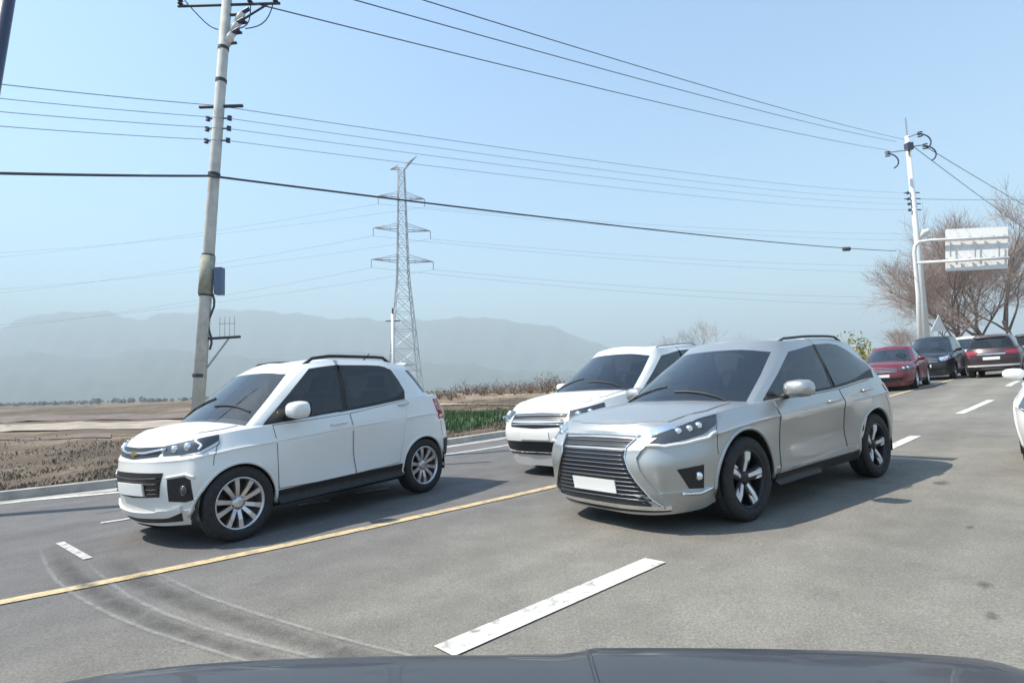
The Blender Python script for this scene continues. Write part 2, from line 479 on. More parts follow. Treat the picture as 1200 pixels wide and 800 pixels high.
    def mirror(c, x, z, m, y0=.80, y1=1.0, size=(.12, .13, .085)):
        for s in (1, -1):
            V = []; F = []; n, k = 10, 12
            for i in range(n+1):
                a = math.pi*i/n-math.pi/2
                for j in range(k):
                    b = 2*math.pi*j/k; f = lambda v, p: math.copysign(abs(v)**p, v)
                    V.append((x+size[0]*f(math.sin(a), .7)*(1 if math.sin(a) > 0 else .55)-.02, s*(y1+size[1]*f(math.cos(a), .6)*f(math.cos(b), .7)), z+size[2]*f(math.cos(a), .6)*f(math.sin(b), .7)))
            for i in range(n):
                for j in range(k): F.append((i*k+j, i*k+(j+1) % k, (i+1)*k+(j+1) % k, (i+1)*k+j))
            o = mesh_obj('side_mirror', V, F, m, c.root)
            MB().box((x-.083, s*y1, z), (.012, size[1]*1.55, size[2]*1.5)).build('mirror_glass', M['glass'], o)
            MB().tube([(x+.03, s*(y0-.05), z-.10), (x, s*(y1-.09), z-.045)], [.035, .03], 8).build('mirror_arm', M['trim'], o, True)
    def wheel_set(c, style, width=.225, y=.80):
        proto = None
        for xw in c.wheels:
            for s in (1, -1):
                if proto is None: proto = o = make_wheel(c.wr, width, style); o.parent = c.root
                else: o = copy_tree(proto, c.root)
                o.location = (xw, s*(y-0), c.wr); o.rotation_euler = (0, 0, 0 if s > 0 else math.pi)
    def rails(c, x0, x1, y, m, lift=.035, r=.017):
        for s in (1, -1):
            P = []
            for i, x in enumerate(np.linspace(x0, x1, 12)):
                h, nn = c.hit((x, y*s, 4), (0, 0, -1), True)
                z = (h.z if h else 1.6)+(lift if 0 < i < 11 else -.01); P.append((x, y*s, z))
            MB().tube(P, r, 8).build('roof_rail', m, c.root, True)
    def wipers(c, x, z, m):
        mb = MB()
        for y in (.12, -.55):
            P = []
            for u in np.linspace(0, 1, 7):
                h, nn = c.hit((x-.03-.10*u, y+.50*u, 4), (0, 0, -1), True)
                P.append((x-.03-.10*u, y+.50*u, (h.z if h else z)+.012))
            mb.tube(P, .009, 6)
        mb.build('wiper', m, c.root)

def make_wheel(R, Wd, style):
    o = empty('wheel'); h = Wd/2
    tyre = MB().lathe([(-h*.85, R*.66), (-h, R*.78), (-h*.97, R*.92), (-h*.78, R*.985), (-h*.5, R), (-h*.48, R*.985), (-h*.4, R*.985), (-h*.38, R), (h*.38, R), (h*.4, R*.985), (h*.48, R*.985), (h*.5, R),
                       (h*.78, R*.985), (h*.97, R*.92), (h, R*.80), (h*.93, R*.72), (h*.85, R*.69)], axis='Y', n=40)
    tyre.build('tyre', M['rubber'], o, True)
    dark = style == 'dark'
    rim = MB().lathe([(h*.80, R*.70), (h*.90, R*.695), (h*.86, R*.655), (h*.55, R*.635), (-h*.6, R*.60)], axis='Y', n=40)
    rm = M['alloy_dark'] if dark else M['alloy']
    ro = rim.build('rim', rm, o, True)
    MB().lathe([(-h*.1, .01), (-h*.1, R*.62)], axis='Y', n=30).build('brake_disc', M['alloy_dark'], ro)
    sp = MB(); fl = MB()
    def spoke(mb, a, w0, w1, r0, r1, y0, y1, skew=0., th=.02):
        c_, s_ = math.cos(a), math.sin(a); tx, tz = -s_, c_
        V = []
        for r, ww, yy, k in ((r0, w0, y0, 0), ((r0+r1)*.55, (w0*.7+w1*.5)*.8, (y0+y1)/2+.012, skew*.5), (r1, w1, y1, skew)):
            cx, cz = c_*r+tx*k, s_*r+tz*k
            V += [(cx-tx*ww, yy-th, cz-tz*ww), (cx+tx*ww, yy-th, cz+tz*ww), (cx+tx*ww*.8, yy, cz+tz*ww*.8), (cx-tx*ww*.8, yy, cz-tz*ww*.8)]
        F = []
        for i in (0, 4): F += [(i+q, i+(q+1) % 4, i+4+(q+1) % 4, i+4+q) for q in range(4)]
        mb.add(V, [tuple(f[::-1]) for f in F])
    if dark:
        for k in range(5):
            a = rad(98+72*k)
            spoke(sp, a, .05, .075, .05, R*.65, h*.42, h*.66)
            spoke(fl, a-.05, .018, .030, .06, R*.655, h*.50, h*.76, .012, .012)
            spoke(fl, a+.33, .012, .016, .09, R*.655, h*.46, h*.72, -.035, .012)
        sp.build('spoke', M['alloy_dark'], ro); fl.build('spoke_face', M['machined'], ro)
    else:
        n = 10 if style == 'ten' else 5
        for k in range(n):
            a = rad(90+360/n*k)
            if style == 'ten':
                spoke(sp, a-.075+(.03 if k % 2 else -.03), .022, .030, .045, R*.655, h*.45, h*.74)
            else: spoke(sp, a, .05, .05, .045, R*.655, h*.45, h*.74)
        sp.build('spoke', M['alloy'], ro)
    cap = MB().lathe([(h*.60, .002), (h*.60, .035), (h*.52, .06), (h*.2, .068)], axis='Y', n=20)
    cap.build('hub_cap', M['alloy_dark'] if dark else M['alloy'], ro, True)
    lug = MB()
    for k in range(5):
        a = rad(54+72*k); lug.lathe([(h*.54, .004), (h*.54, .012), (h*.3, .013)], (.052*math.cos(a), 0, .052*math.sin(a)), 'Y', 8)
    lug.build('wheel_nut', M['dark_steel'], ro)
    return o

def body_table(nose, side, tail):
    """columns of five (x,y,z) rows, bottom first"""
    out = []
    for xs, ys, zs in nose+side+tail:
        xs = [xs]*5 if isinstance(xs, (int, float)) else xs
        ys = [ys]*5 if isinstance(ys, (int, float)) else ys
        out.append(list(zip(xs, ys, zs)))
    return out
def sides(data):  # (x, [y x5], [z x5])
    return [(x, y, z) for x, y, z in data]
NX_BODY = body_table(
    [((2.24, 2.30, 2.33, 2.30, 2.18), 0, (.15, .31, .54, .70, .815)),
     ((2.23, 2.29, 2.32, 2.29, 2.16), (.35, .36, .38, .38, .36), (.15, .31, .54, .70, .825)),
     ((2.12, 2.20, 2.23, 2.19, 2.06), (.61, .64, .67, .66, .62), (.16, .33, .55, .73, .865)),
     ((1.86, 1.92, 1.95, 1.92, 1.84), (.76, .81, .835, .82, .755), (.18, .34, .57, .77, .915))],
    [(1.70, (.82, .875, .90, .895, .80), (.23, .36, .58, .79, .94)),
     (1.33, (.85, .905, .925, .92, .835), (.25, .38, .62, .83, .98)),
     (.85, (.85, .90, .90, .922, .855), (.25, .38, .62, .86, 1.0)),
     (.20, (.84, .885, .868, .925, .875), (.25, .36, .60, .885, 1.025)),
     (-.50, (.84, .885, .868, .928, .88), (.25, .36, .60, .905, 1.05)),
     (-1.0, (.85, .90, .905, .92, .875), (.26, .38, .64, .91, 1.09)),
     (-1.33, (.86, .915, .935, .935, .87), (.27, .39, .66, .93, 1.12)),
     (-1.75, (.83, .88, .90, .89, .82), (.28, .41, .68, .95, 1.13))],
    [((-1.98, -2.03, -2.06, -2.05, -1.98), (.72, .78, .80, .78, .72), (.29, .42, .68, .95, 1.13)),
     ((-2.14, -2.19, -2.24, -2.22, -2.12), (.40, .45, .47, .45, .40), (.30, .43, .68, .95, 1.12)),
     ((-2.17, -2.22, -2.28, -2.26, -2.15), 0, (.30, .43, .68, .95, 1.12))])
NX_GH = [
    [(1.42, 0, 1.02), (1.36, 0, 1.07), (.46, 0, 1.535), (.24, 0, 1.63)],
    [(1.32, .42, 1.01), (1.26, .42, 1.055), (.38, .36, 1.525), (.18, .35, 1.62)],
    [(1.06, .77, .98), (1.00, .745, 1.02), (.20, .585, 1.48), (.02, .56, 1.60)],
    [(.93, .845, .97), (.82, .805, 1.025), (-.03, .65, 1.475), (-.12, .595, 1.59)],
    [(-.50, .86, 1.02), (-.50, .83, 1.075), (-.58, .64, 1.545), (-.58, .585, 1.615)],
    [(-.57, .86, 1.02), (-.57, .83, 1.08), (-.65, .638, 1.55), (-.65, .583, 1.617)],
    [(-1.12, .86, 1.06), (-1.12, .82, 1.135), (-1.2, .63, 1.545), (-1.2, .57, 1.62)],
    [(-1.60, .84, 1.09), (-1.72, .765, 1.235), (-1.68, .69, 1.345), (-1.60, .56, 1.58)],
    [(-1.98, .76, 1.08), (-1.98, .70, 1.15), (-1.86, .59, 1.40), (-1.82, .53, 1.52)],
    [(-2.11, .40, 1.08), (-2.09, .40, 1.13), (-1.95, .35, 1.42), (-1.90, .33, 1.535)],
    [(-2.14, 0, 1.08), (-2.12, 0, 1.13), (-1.98, 0, 1.42), (-1.93, 0, 1.545)]]
SEGS = ['ws', 'ws', 'body', 'side', 'black', 'side', 'side', 'body', 'rear', 'rear']
TR_BODY = body_table(
    [((1.74, 1.80, 1.84, 1.83, 1.75), 0, (.20, .33, .60, .80, .96)),
     ((1.71, 1.77, 1.81, 1.80, 1.72), (.34, .36, .37, .36, .34), (.20, .33, .60, .80, .965)),
     ((1.60, 1.67, 1.70, 1.69, 1.61), (.61, .65, .67, .66, .61), (.21, .34, .60, .81, .98)),
     ((1.50, 1.585, 1.62, 1.605, 1.52), (.74, .80, .825, .81, .74), (.22, .36, .61, .83, 1.0))],
    [((1.40, 1.43, 1.44, 1.43, 1.38), (.79, .85, .875, .86, .77), (.23, .37, .62, .85, 1.015)),
     (1.24, (.82, .87, .89, .88, .79), (.25, .38, .64, .87, 1.03)),
     (.85, (.83, .865, .875, .88, .815), (.28, .40, .64, .89, 1.06)),
     (.20, (.83, .865, .850, .898, .845), (.30, .40, .62, .935, 1.11)),
     (-.40, (.83, .865, .850, .900, .855), (.30, .41, .63, .965, 1.16)),
     (-.88, (.84, .87, .88, .89, .85), (.31, .42, .66, .98, 1.21)),
     (-1.24, (.84, .885, .895, .89, .84), (.30, .42, .68, 1.0, 1.24)),
     (-1.52, (.81, .86, .875, .865, .81), (.30, .42, .68, 1.0, 1.25))],
    [((-1.70, -1.76, -1.78, -1.75, -1.66), (.72, .77, .79, .77, .72), (.30, .42, .68, 1.0, 1.25)),
     ((-1.82, -1.89, -1.91, -1.88, -1.76), (.42, .46, .48, .46, .42), (.31, .43, .68, 1.0, 1.25)),
     ((-1.85, -1.92, -1.95, -1.92, -1.80), 0, (.31, .43, .68, 1.0, 1.25))])
TR_GH = [
    [(1.34, 0, 1.09), (1.28, 0, 1.13), (.66, 0, 1.57), (.44, 0, 1.665)],
    [(1.28, .38, 1.08), (1.22, .38, 1.12), (.61, .34, 1.565), (.40, .33, 1.66)],
    [(1.12, .72, 1.04), (1.07, .70, 1.08), (.53, .57, 1.54), (.36, .545, 1.64)],
    [(.98, .80, 1.03), (.93, .78, 1.085), (.31, .665, 1.59), (.24, .60, 1.655)],
    [(-.02, .83, 1.08), (-.02, .805, 1.16), (-.05, .655, 1.63), (-.05, .60, 1.69)],
    [(-.10, .83, 1.08), (-.10, .805, 1.165), (-.13, .655, 1.63), (-.13, .60, 1.692)],
    [(-.70, .84, 1.12), (-.78, .81, 1.24), (-.72, .655, 1.62), (-.70, .60, 1.685)],
    [(-.98, .83, 1.18), (-1.02, .785, 1.33), (-.90, .68, 1.565), (-.86, .60, 1.68)],
    [(-1.50, .77, 1.20), (-1.42, .71, 1.30), (-1.20, .62, 1.56), (-1.12, .57, 1.645)],
    [(-1.68, .60, 1.20), (-1.60, .57, 1.28), (-1.36, .50, 1.57), (-1.28, .48, 1.645)],
    [(-1.74, 0, 1.20), (-1.66, 0, 1.28), (-1.42, 0, 1.575), (-1.34, 0, 1.655)]]
TR_GH = [[(x, y, z+(.045 if r > 1 else 0)) for r, (x, y, z) in enumerate(col)] for col in TR_GH]
TR_SEGS = ['ws', 'ws', 'body', 'side', 'black', 'side', 'side', 'body', 'rear', 'rear']
SD_GH = [   # low saloon cabin on the NX-sized lower body
    [(1.10, 0, 1.02), (1.02, 0, 1.07), (.30, 0, 1.50), (.08, 0, 1.60)],
    [(1.02, .40, 1.01), (.94, .40, 1.05), (.22, .34, 1.49), (.02, .33, 1.59)],
    [(.82, .74, .99), (.74, .71, 1.03), (.05, .54, 1.46), (-.10, .52, 1.57)],
    [(.66, .84, .97), (.54, .80, 1.03), (-.18, .625, 1.48), (-.25, .57, 1.56)],
    [(-.40, .86, 1.02), (-.40, .83, 1.07), (-.45, .62, 1.52), (-.45, .57, 1.60)],
    [(-.48, .86, 1.02), (-.48, .83, 1.075), (-.52, .62, 1.52), (-.52, .57, 1.60)],
    [(-.95, .86, 1.05), (-.95, .82, 1.10), (-.90, .61, 1.50), (-.88, .56, 1.585)],
    [(-1.36, .84, 1.07), (-1.42, .78, 1.14), (-1.15, .64, 1.42), (-1.10, .56, 1.55)],
    [(-1.70, .76, 1.08), (-1.64, .70, 1.15), (-1.30, .57, 1.44), (-1.22, .52, 1.53)],
    [(-1.82, .40, 1.09), (-1.76, .40, 1.14), (-1.40, .35, 1.46), (-1.28, .33, 1.56)],
    [(-1.85, 0, 1.09), (-1.79, 0, 1.14), (-1.43, 0, 1.46), (-1.30, 0, 1.57)]]

TILT4 = Matrix(TILT.tolist()).to_4x4()
def car_pose(x, y, yaw, z=0.):
    """rest a car on the sloping road at road-frame x, y with heading yaw"""
    t = x*D[0]+y*D[1]; s = float(bump(t+.5)-bump(t-.5)); Dv = Vector((D[0], D[1], 0))
    up = Vector((-s*D[0], -s*D[1], 1)).normalized(); f = Vector((math.cos(yaw), math.sin(yaw), 0))
    f = (f-up*f.dot(up)).normalized(); l = up.cross(f)
    R = Matrix((f, l, up)).transposed().to_4x4()
    m4 = TILT4 @ R; m4.translation = Vector(W(x, y, z)); return m4

# --- silver crossover crossing the yellow line
c = Car('crossover_suv', NX_BODY, NX_GH, SEGS, (1.33, -1.33), .363, .425, M['silver'], (12, 5), car_pose(2.505, 6.56, 3.785), lip='paint')
tag(c.root, 'silver crossover with big dark slatted grille, nearest car, beside the yellow line', 'car')
c.bonnet([[(1.20, .70), (1.32, .35), (1.35, 0), (1.32, -.35), (1.20, -.70)], [(1.6, .72), (1.6, .3), (1.6, 0), (1.6, -.3), (1.6, -.72)], [(1.98, .60), (2.11, .3), (2.13, 0), (2.11, -.3), (1.98, -.60)]])
c.door([(.74, 1.0), (.1, 1.015), (-.535, 1.04)], [(.80, .33), (.1, .33), (-.60, .35)], (-.32, .93), M['silver'])
c.door([(-.56, 1.04), (-.9, 1.07), (-1.36, 1.115)], [(-.62, .35), (-.75, .36), (-.86, .38)], (-1.17, 1.0), M['silver'])
g = c.patch('grille', [[(2.1, y, z) for y, z in ((.45, .775), (.2, .785), (-.2, .785), (-.45, .775))], [(2.2, y, .64) for y in (.38, .2, -.2, -.38)],
     [(2.2, y, .44) for y in (.48, .2, -.2, -.48)], [(2.2, y, .235) for y in (.62, .2, -.2, -.62)]], 'x', M['grille'], .004, 16, 4, .02)
for z, hw in [(.755-.036*k_, float(np.interp(.755-.036*k_, [.235, .44, .64, .775], [.60, .46, .36, .43]))) for k_ in range(14)]:
    c.line('slat', [(2.2, hw, z), (2.2, 0, z), (2.2, -hw, z)], 'x', .0055, M['slat'], .006, 18, 1, g)
for s in (1, -1):
    c.patch('grille_surround', [[(2.2, .46, .795), (2.2, .62, .79)], [(2.2, .40, .71), (2.2, .54, .70)], [(2.2, .385, .64), (2.2, .50, .635)], [(2.2, .43, .54), (2.2, .535, .53)], [(2.2, .49, .44), (2.2, .59, .43)], [(2.2, .56, .33), (2.2, .65, .32)], [(2.2, .63, .235), (2.2, .71, .23)]], 'x', M['silver'], .022, 5, 4, .03, s, g)
    c.line('grille_surround', [(2.2, .46, .795), (2.2, .40, .71), (2.2, .385, .64), (2.2, .43, .54), (2.2, .49, .44), (2.2, .63, .235)], 'x', .007, M['chrome'], .024, 30, s, g)
    c.patch('fascia_blade', [[(2.1, .50, .845), (2.0, .66, .885)], [(2.1, .53, .80), (2.0, .68, .862)]], 'front', M['chrome'], .010, 8, 2, .02, s, g)
c.line('grille_surround', [(2.2, .46, .797), (2.2, 0, .806), (2.2, -.46, .797)], 'x', .011, M['chrome'], .006, 20, 1, g)
c.patch('lower_lip', [[(2.2, .72, .245), (2.2, 0, .235), (2.2, -.72, .245)], [(2.2, .71, .21), (2.2, 0, .20), (2.2, -.71, .21)]], 'front', M['chrome'], .02, 20, 2, .03)
c.patch('bumper_skirt', [[(2.2, .72, .20), (2.2, 0, .19), (2.2, -.72, .20)], [(2.2, .70, .185), (2.2, 0, .16), (2.2, -.70, .185)]], 'front', M['trim'], .004, 20, 2, .03)
hl = c.pair('headlight', [[(2.12, .53, .79), (2.0, .70, .865), (1.84, .83, .915), (1.66, .88, .94)], [(2.12, .57, .735), (2.0, .74, .76), (1.84, .86, .80), (1.70, .89, .865)]], 'front', M['lens'], .006, 14, 4, .02, bulge=.012)
for s, h in zip((1, -1), hl):
    c.line('lamp_strip', [(2.14, .52, .725), (2.0, .75, .735), (1.86, .86, .765), (1.74, .89, .80)], 'front', .013, M['drl'], .010, 14, s, h)
    for px_, py_, pz_ in ((2.0, .70, .825), (1.93, .755, .84), (1.86, .80, .86)):
        q, nn = c.snap((px_, py_, pz_), 'front'); q = q+nn*.012
        MB().lathe([(-.02, .034), (.012, .033), (.018, .022), (.019, .002)], (0, 0, 0), 'X', 14)
        mb = MB(); mb.lathe([(-.02, .028), (.008, .026), (.012, .017), (.014, .002)], (q.x, q.y*s, q.z), 'X', 14); mb.build('projector_lens', M['lamp'], h, True)
    c.line('lamp_trim', [(2.1, .54, .80), (1.98, .72, .875), (1.84, .83, .925), (1.64, .88, .95)], 'front', .008, M['chrome'], .006, 14, s, h)
vt = c.pair('bumper_vent', [[(1.98, .66, .535), (1.88, .84, .555)], [(1.99, .76, .37), (1.90, .84, .36)]], 'front', M['grille'], .004, 8, 4, .01)
for s, h in zip((1, -1), vt):
    mb = MB(); q, nn = c.snap((1.93, .80, .47), 'front'); q = q+nn*.012
    mb.lathe([(-.02, .035), (.006, .034), (.008, .002)], (q.x, q.y*s, q.z), 'X', 12); mb.build('fog_lamp', M['lamp'], h, True)
    c.line('vent_trim', [(2.0, .70, .335), (1.93, .83, .325), (1.84, .885, .36)], 'front', .015, M['chrome'], .006, 10, s, h)
c.pair('sill', [[(.86, .9, .335), (-.86, .9, .36)], [(.86, .9, .24), (-.86, .9, .26)]], 'side', M['trim'], .012, 20, 3, .03)
c.pair('sill_strip', [[(.62, .9, .375), (-.80, .9, .44)], [(.64, .9, .355), (-.80, .9, .42)]], 'side', M['silver'], .016, 20, 2, .03)
c.mirror(.52, 1.10, M['silver'], .84, 1.0, (.13, .135, .085))
c.rails(.0, -1.45, .56, M['dark_steel'], .03, .015)
c.pair('tail_lamp', [[(-1.78, .86, 1.04), (-2.05, .74, 1.06)], [(-1.80, .88, .93), (-2.05, .77, .95)]], 'rear', M['tail'], .008, 10, 3, .02)
for s in (1, -1):
    c.line('panel_seam', [(1.68, .9, .86), (1.72, .9, .80), (1.74, .9, .70), (1.74, .9, .62)], 'side', .0035, M['gap'], -.001, 16, s)
    c.line('panel_seam', [(-1.72, .9, .92), (-1.80, .9, .80), (-1.78, .9, .66)], 'side', .0035, M['gap'], -.001, 10, s)
c.wipers(1.27, 1.07, M['trim'])
c.wheel_set('dark', .225, .80)
mb = MB(); mb.box((-2.08, 0, 1.54), (.22, 1.05, .03)); mb.build('spoiler', M['silver'], c.root)
c.patch('number_plate', [[(2.3, .26, .435), (2.3, -.26, .435)], [(2.3, .26, .325), (2.3, -.26, .325)]], 'x', M['plate'], .016, 8, 3, .012)
c.cabin(1.05, -1.75)
SIL = c

# --- small white SUV on the far side
c = Car('small_suv', TR_BODY, TR_GH, TR_SEGS, (1.245, -1.245), .350, .374, M['white'], (12, 5), car_pose(-2.66, 7.03, 4.10), lip='paint', crown=.10)
tag(c.root, 'small white SUV with black roof rails at left, in front of the leaning utility pole', 'car')
c.bonnet([[(1.14, .66), (1.24, .35), (1.27, 0), (1.24, -.35), (1.14, -.66)], [(1.3, .67), (1.3, .3), (1.3, 0), (1.3, -.3), (1.3, -.67)], [(1.60, .60), (1.69, .3), (1.70, 0), (1.69, -.3), (1.60, -.60)]])
c.door([(.86, 1.05), (.4, 1.07), (-.055, 1.10)], [(.84, .42), (.4, .41), (-.12, .42)], (.10, 1.0), M['white'])
c.door([(-.08, 1.10), (-.5, 1.15), (-.98, 1.205)], [(-.14, .42), (-.4, .43), (-.80, .45)], None, M['white'])
g = c.patch('grille', [[(1.8, .44, .935), (1.8, 0, .925), (1.8, -.44, .935)], [(1.8, .40, .845), (1.8, 0, .82), (1.8, -.40, .845)]], 'x', M['grille'], .004, 16, 4, .02)
c.line('grille_bar', [(1.8, .46, .905), (1.8, .2, .872), (1.8, 0, .870), (1.8, -.2, .872), (1.8, -.46, .905)], 'x', .015, M['chrome'], .012, 20, 1, g)
eb = MB(); q, nn = c.snap((1.8, 0, .87), 'x'); eb.box((q.x+.012, 0, q.z), (.02, .15, .028)); eb.box((q.x+.013, 0, q.z), (.022, .055, .05)); eb.build('emblem', M['gold'], g)
lg = c.patch('lower_grille', [[(1.8, .50, .70), (1.8, 0, .70), (1.8, -.50, .70)], [(1.8, .44, .48), (1.8, 0, .46), (1.8, -.44, .48)]], 'x', M['grille'], .004, 16, 4, .02)
for z in (.65, .60, .55, .51): c.line('slat', [(1.8, .45, z), (1.8, 0, z-.01), (1.8, -.45, z)], 'x', .008, M['trim'], .010, 14, 1, lg)
hl = c.pair('headlight', [[(1.74, .44, .935), (1.65, .62, .965), (1.55, .73, .99), (1.40, .79, 1.01)], [(1.75, .46, .85), (1.66, .64, .855), (1.56, .76, .875), (1.42, .83, .955)]], 'front', M['lens'], .006, 14, 4, .02, bulge=.012)
for s, h in zip((1, -1), hl):
    for px_, py_, pz_, rr_ in ((1.69, .55, .90, .036), (1.62, .66, .915, .040)):
        q, nn = c.snap((px_, py_, pz_), 'front'); q = q+nn*.014
        mb = MB(); mb.lathe([(-.02, rr_), (.010, rr_*.95), (.016, rr_*.6), (.018, .002)], (q.x, q.y*s, q.z), 'X', 14); mb.build('lamp_reflector', M['lamp'], h, True)
    c.line('lamp_strip', [(1.57, .71, .965), (1.53, .75, .92), (1.56, .75, .885)], 'front', .011, M['drl'], .016, 10, s, h)
fg = c.pair('fog_surround', [[(1.72, .52, .64), (1.66, .69, .66), (1.63, .745, .63)], [(1.72, .52, .44), (1.66, .70, .43), (1.62, .76, .45)]], 'front', M['grille'], .004, 12, 4, .01)
for s, h in zip((1, -1), fg):
    q, nn = c.snap((1.65, .66, .54), 'front'); q = q+nn*.012
    mb = MB(); mb.lathe([(-.02, .045), (.008, .043), (.012, .002)], (q.x, q.y*s, q.z), 'X', 14); mb.build('fog_lamp', M['lens'], h, True)
    c.line('fog_trim', [(1.72, .51, .655), (1.64, .695, .68), (1.60, .765, .65)], 'front', .012, M['white'], .006, 14, s, h)
c.patch('lower_lip', [[(1.8, .76, .40), (1.8, .55, .35), (1.8, 0, .33), (1.8, -.55, .35), (1.8, -.76, .40)], [(1.8, .76, .345), (1.8, .55, .295), (1.8, 0, .275), (1.8, -.55, .295), (1.8, -.76, .345)]], 'front', M['white'], .022, 24, 2, .03)
c.patch('bumper_skirt', [[(1.8, .76, .33), (1.8, 0, .27), (1.8, -.76, .33)], [(1.8, .74, .25), (1.8, 0, .215), (1.8, -.74, .25)]], 'front', M['trim'], .004, 20, 2, .03)
c.pair('sill', [[(.85, .9, .40), (-.84, .9, .43)], [(.85, .9, .27), (-.84, .9, .29)]], 'side', M['trim'], .012, 20, 3, .03)
c.mirror(.66, 1.19, M['white'], .80, .96, (.13, .125, .09))
c.rails(.30, -1.0, .55, M['trim'], .045, .02)
c.pair('tail_lamp', [[(-1.50, .84, 1.20), (-1.74, .72, 1.20)], [(-1.56, .86, .93), (-1.76, .76, .93)]], 'rear', M['tail'], .010, 10, 4, .02)
c.pair('rear_bumper_cover', [[(-1.62, .83, .66), (-1.90, .5, .66), (-1.95, 0, .66)], [(-1.62, .8, .34), (-1.85, .5, .34), (-1.9, 0, .34)]], 'rear', M['trim'], .010, 14, 3, .02)
q, nn = c.snap((-.74, .9, 1.15), 'side')
for s in (1, -1): MB().tube([(-.82, s*(q.y+.01), 1.155), (-.90, s*(q.y+.03), 1.16), (-1.0, s*(q.y+.008), 1.17)], .014, 8).build('handle', M['alloy'], c.root, True)
for s in (1, -1):
    c.line('panel_seam', [(1.40, .84, .95), (1.44, .86, .90), (1.48, .86, .82), (1.49, .85, .74)], 'side', .0035, M['gap'], -.001, 16, s)
    c.line('panel_seam', [(1.66, .62, .845), (1.55, .78, .855), (1.42, .85, .93)], 'front', .0035, M['gap'], -.001, 16, s)
    c.line('panel_seam', [(-1.60, .85, .90), (-1.62, .86, .70)], 'side', .0035, M['gap'], -.001, 10, s)
c.wipers(1.12, 1.15, M['trim'])
c.wheel_set('ten', .215, .775)
mb = MB(); mb.box((-1.42, 0, 1.70), (.22, 1.06, .03)); mb.build('spoiler', M['white'], c.root)
mb = MB(); mb.tube([(-1.0, 0, 1.76), (-1.14, 0, 1.88)], [.012, .006], 6); mb.build('aerial', M['trim'], c.root)
c.patch('number_plate', [[(1.8, .26, .60), (1.8, -.26, .60)], [(1.8, .26, .49), (1.8, -.26, .49)]], 'x', M['plate'], .030, 8, 3, .02)
c.cabin(1.0, -1.25)
WSUV = c

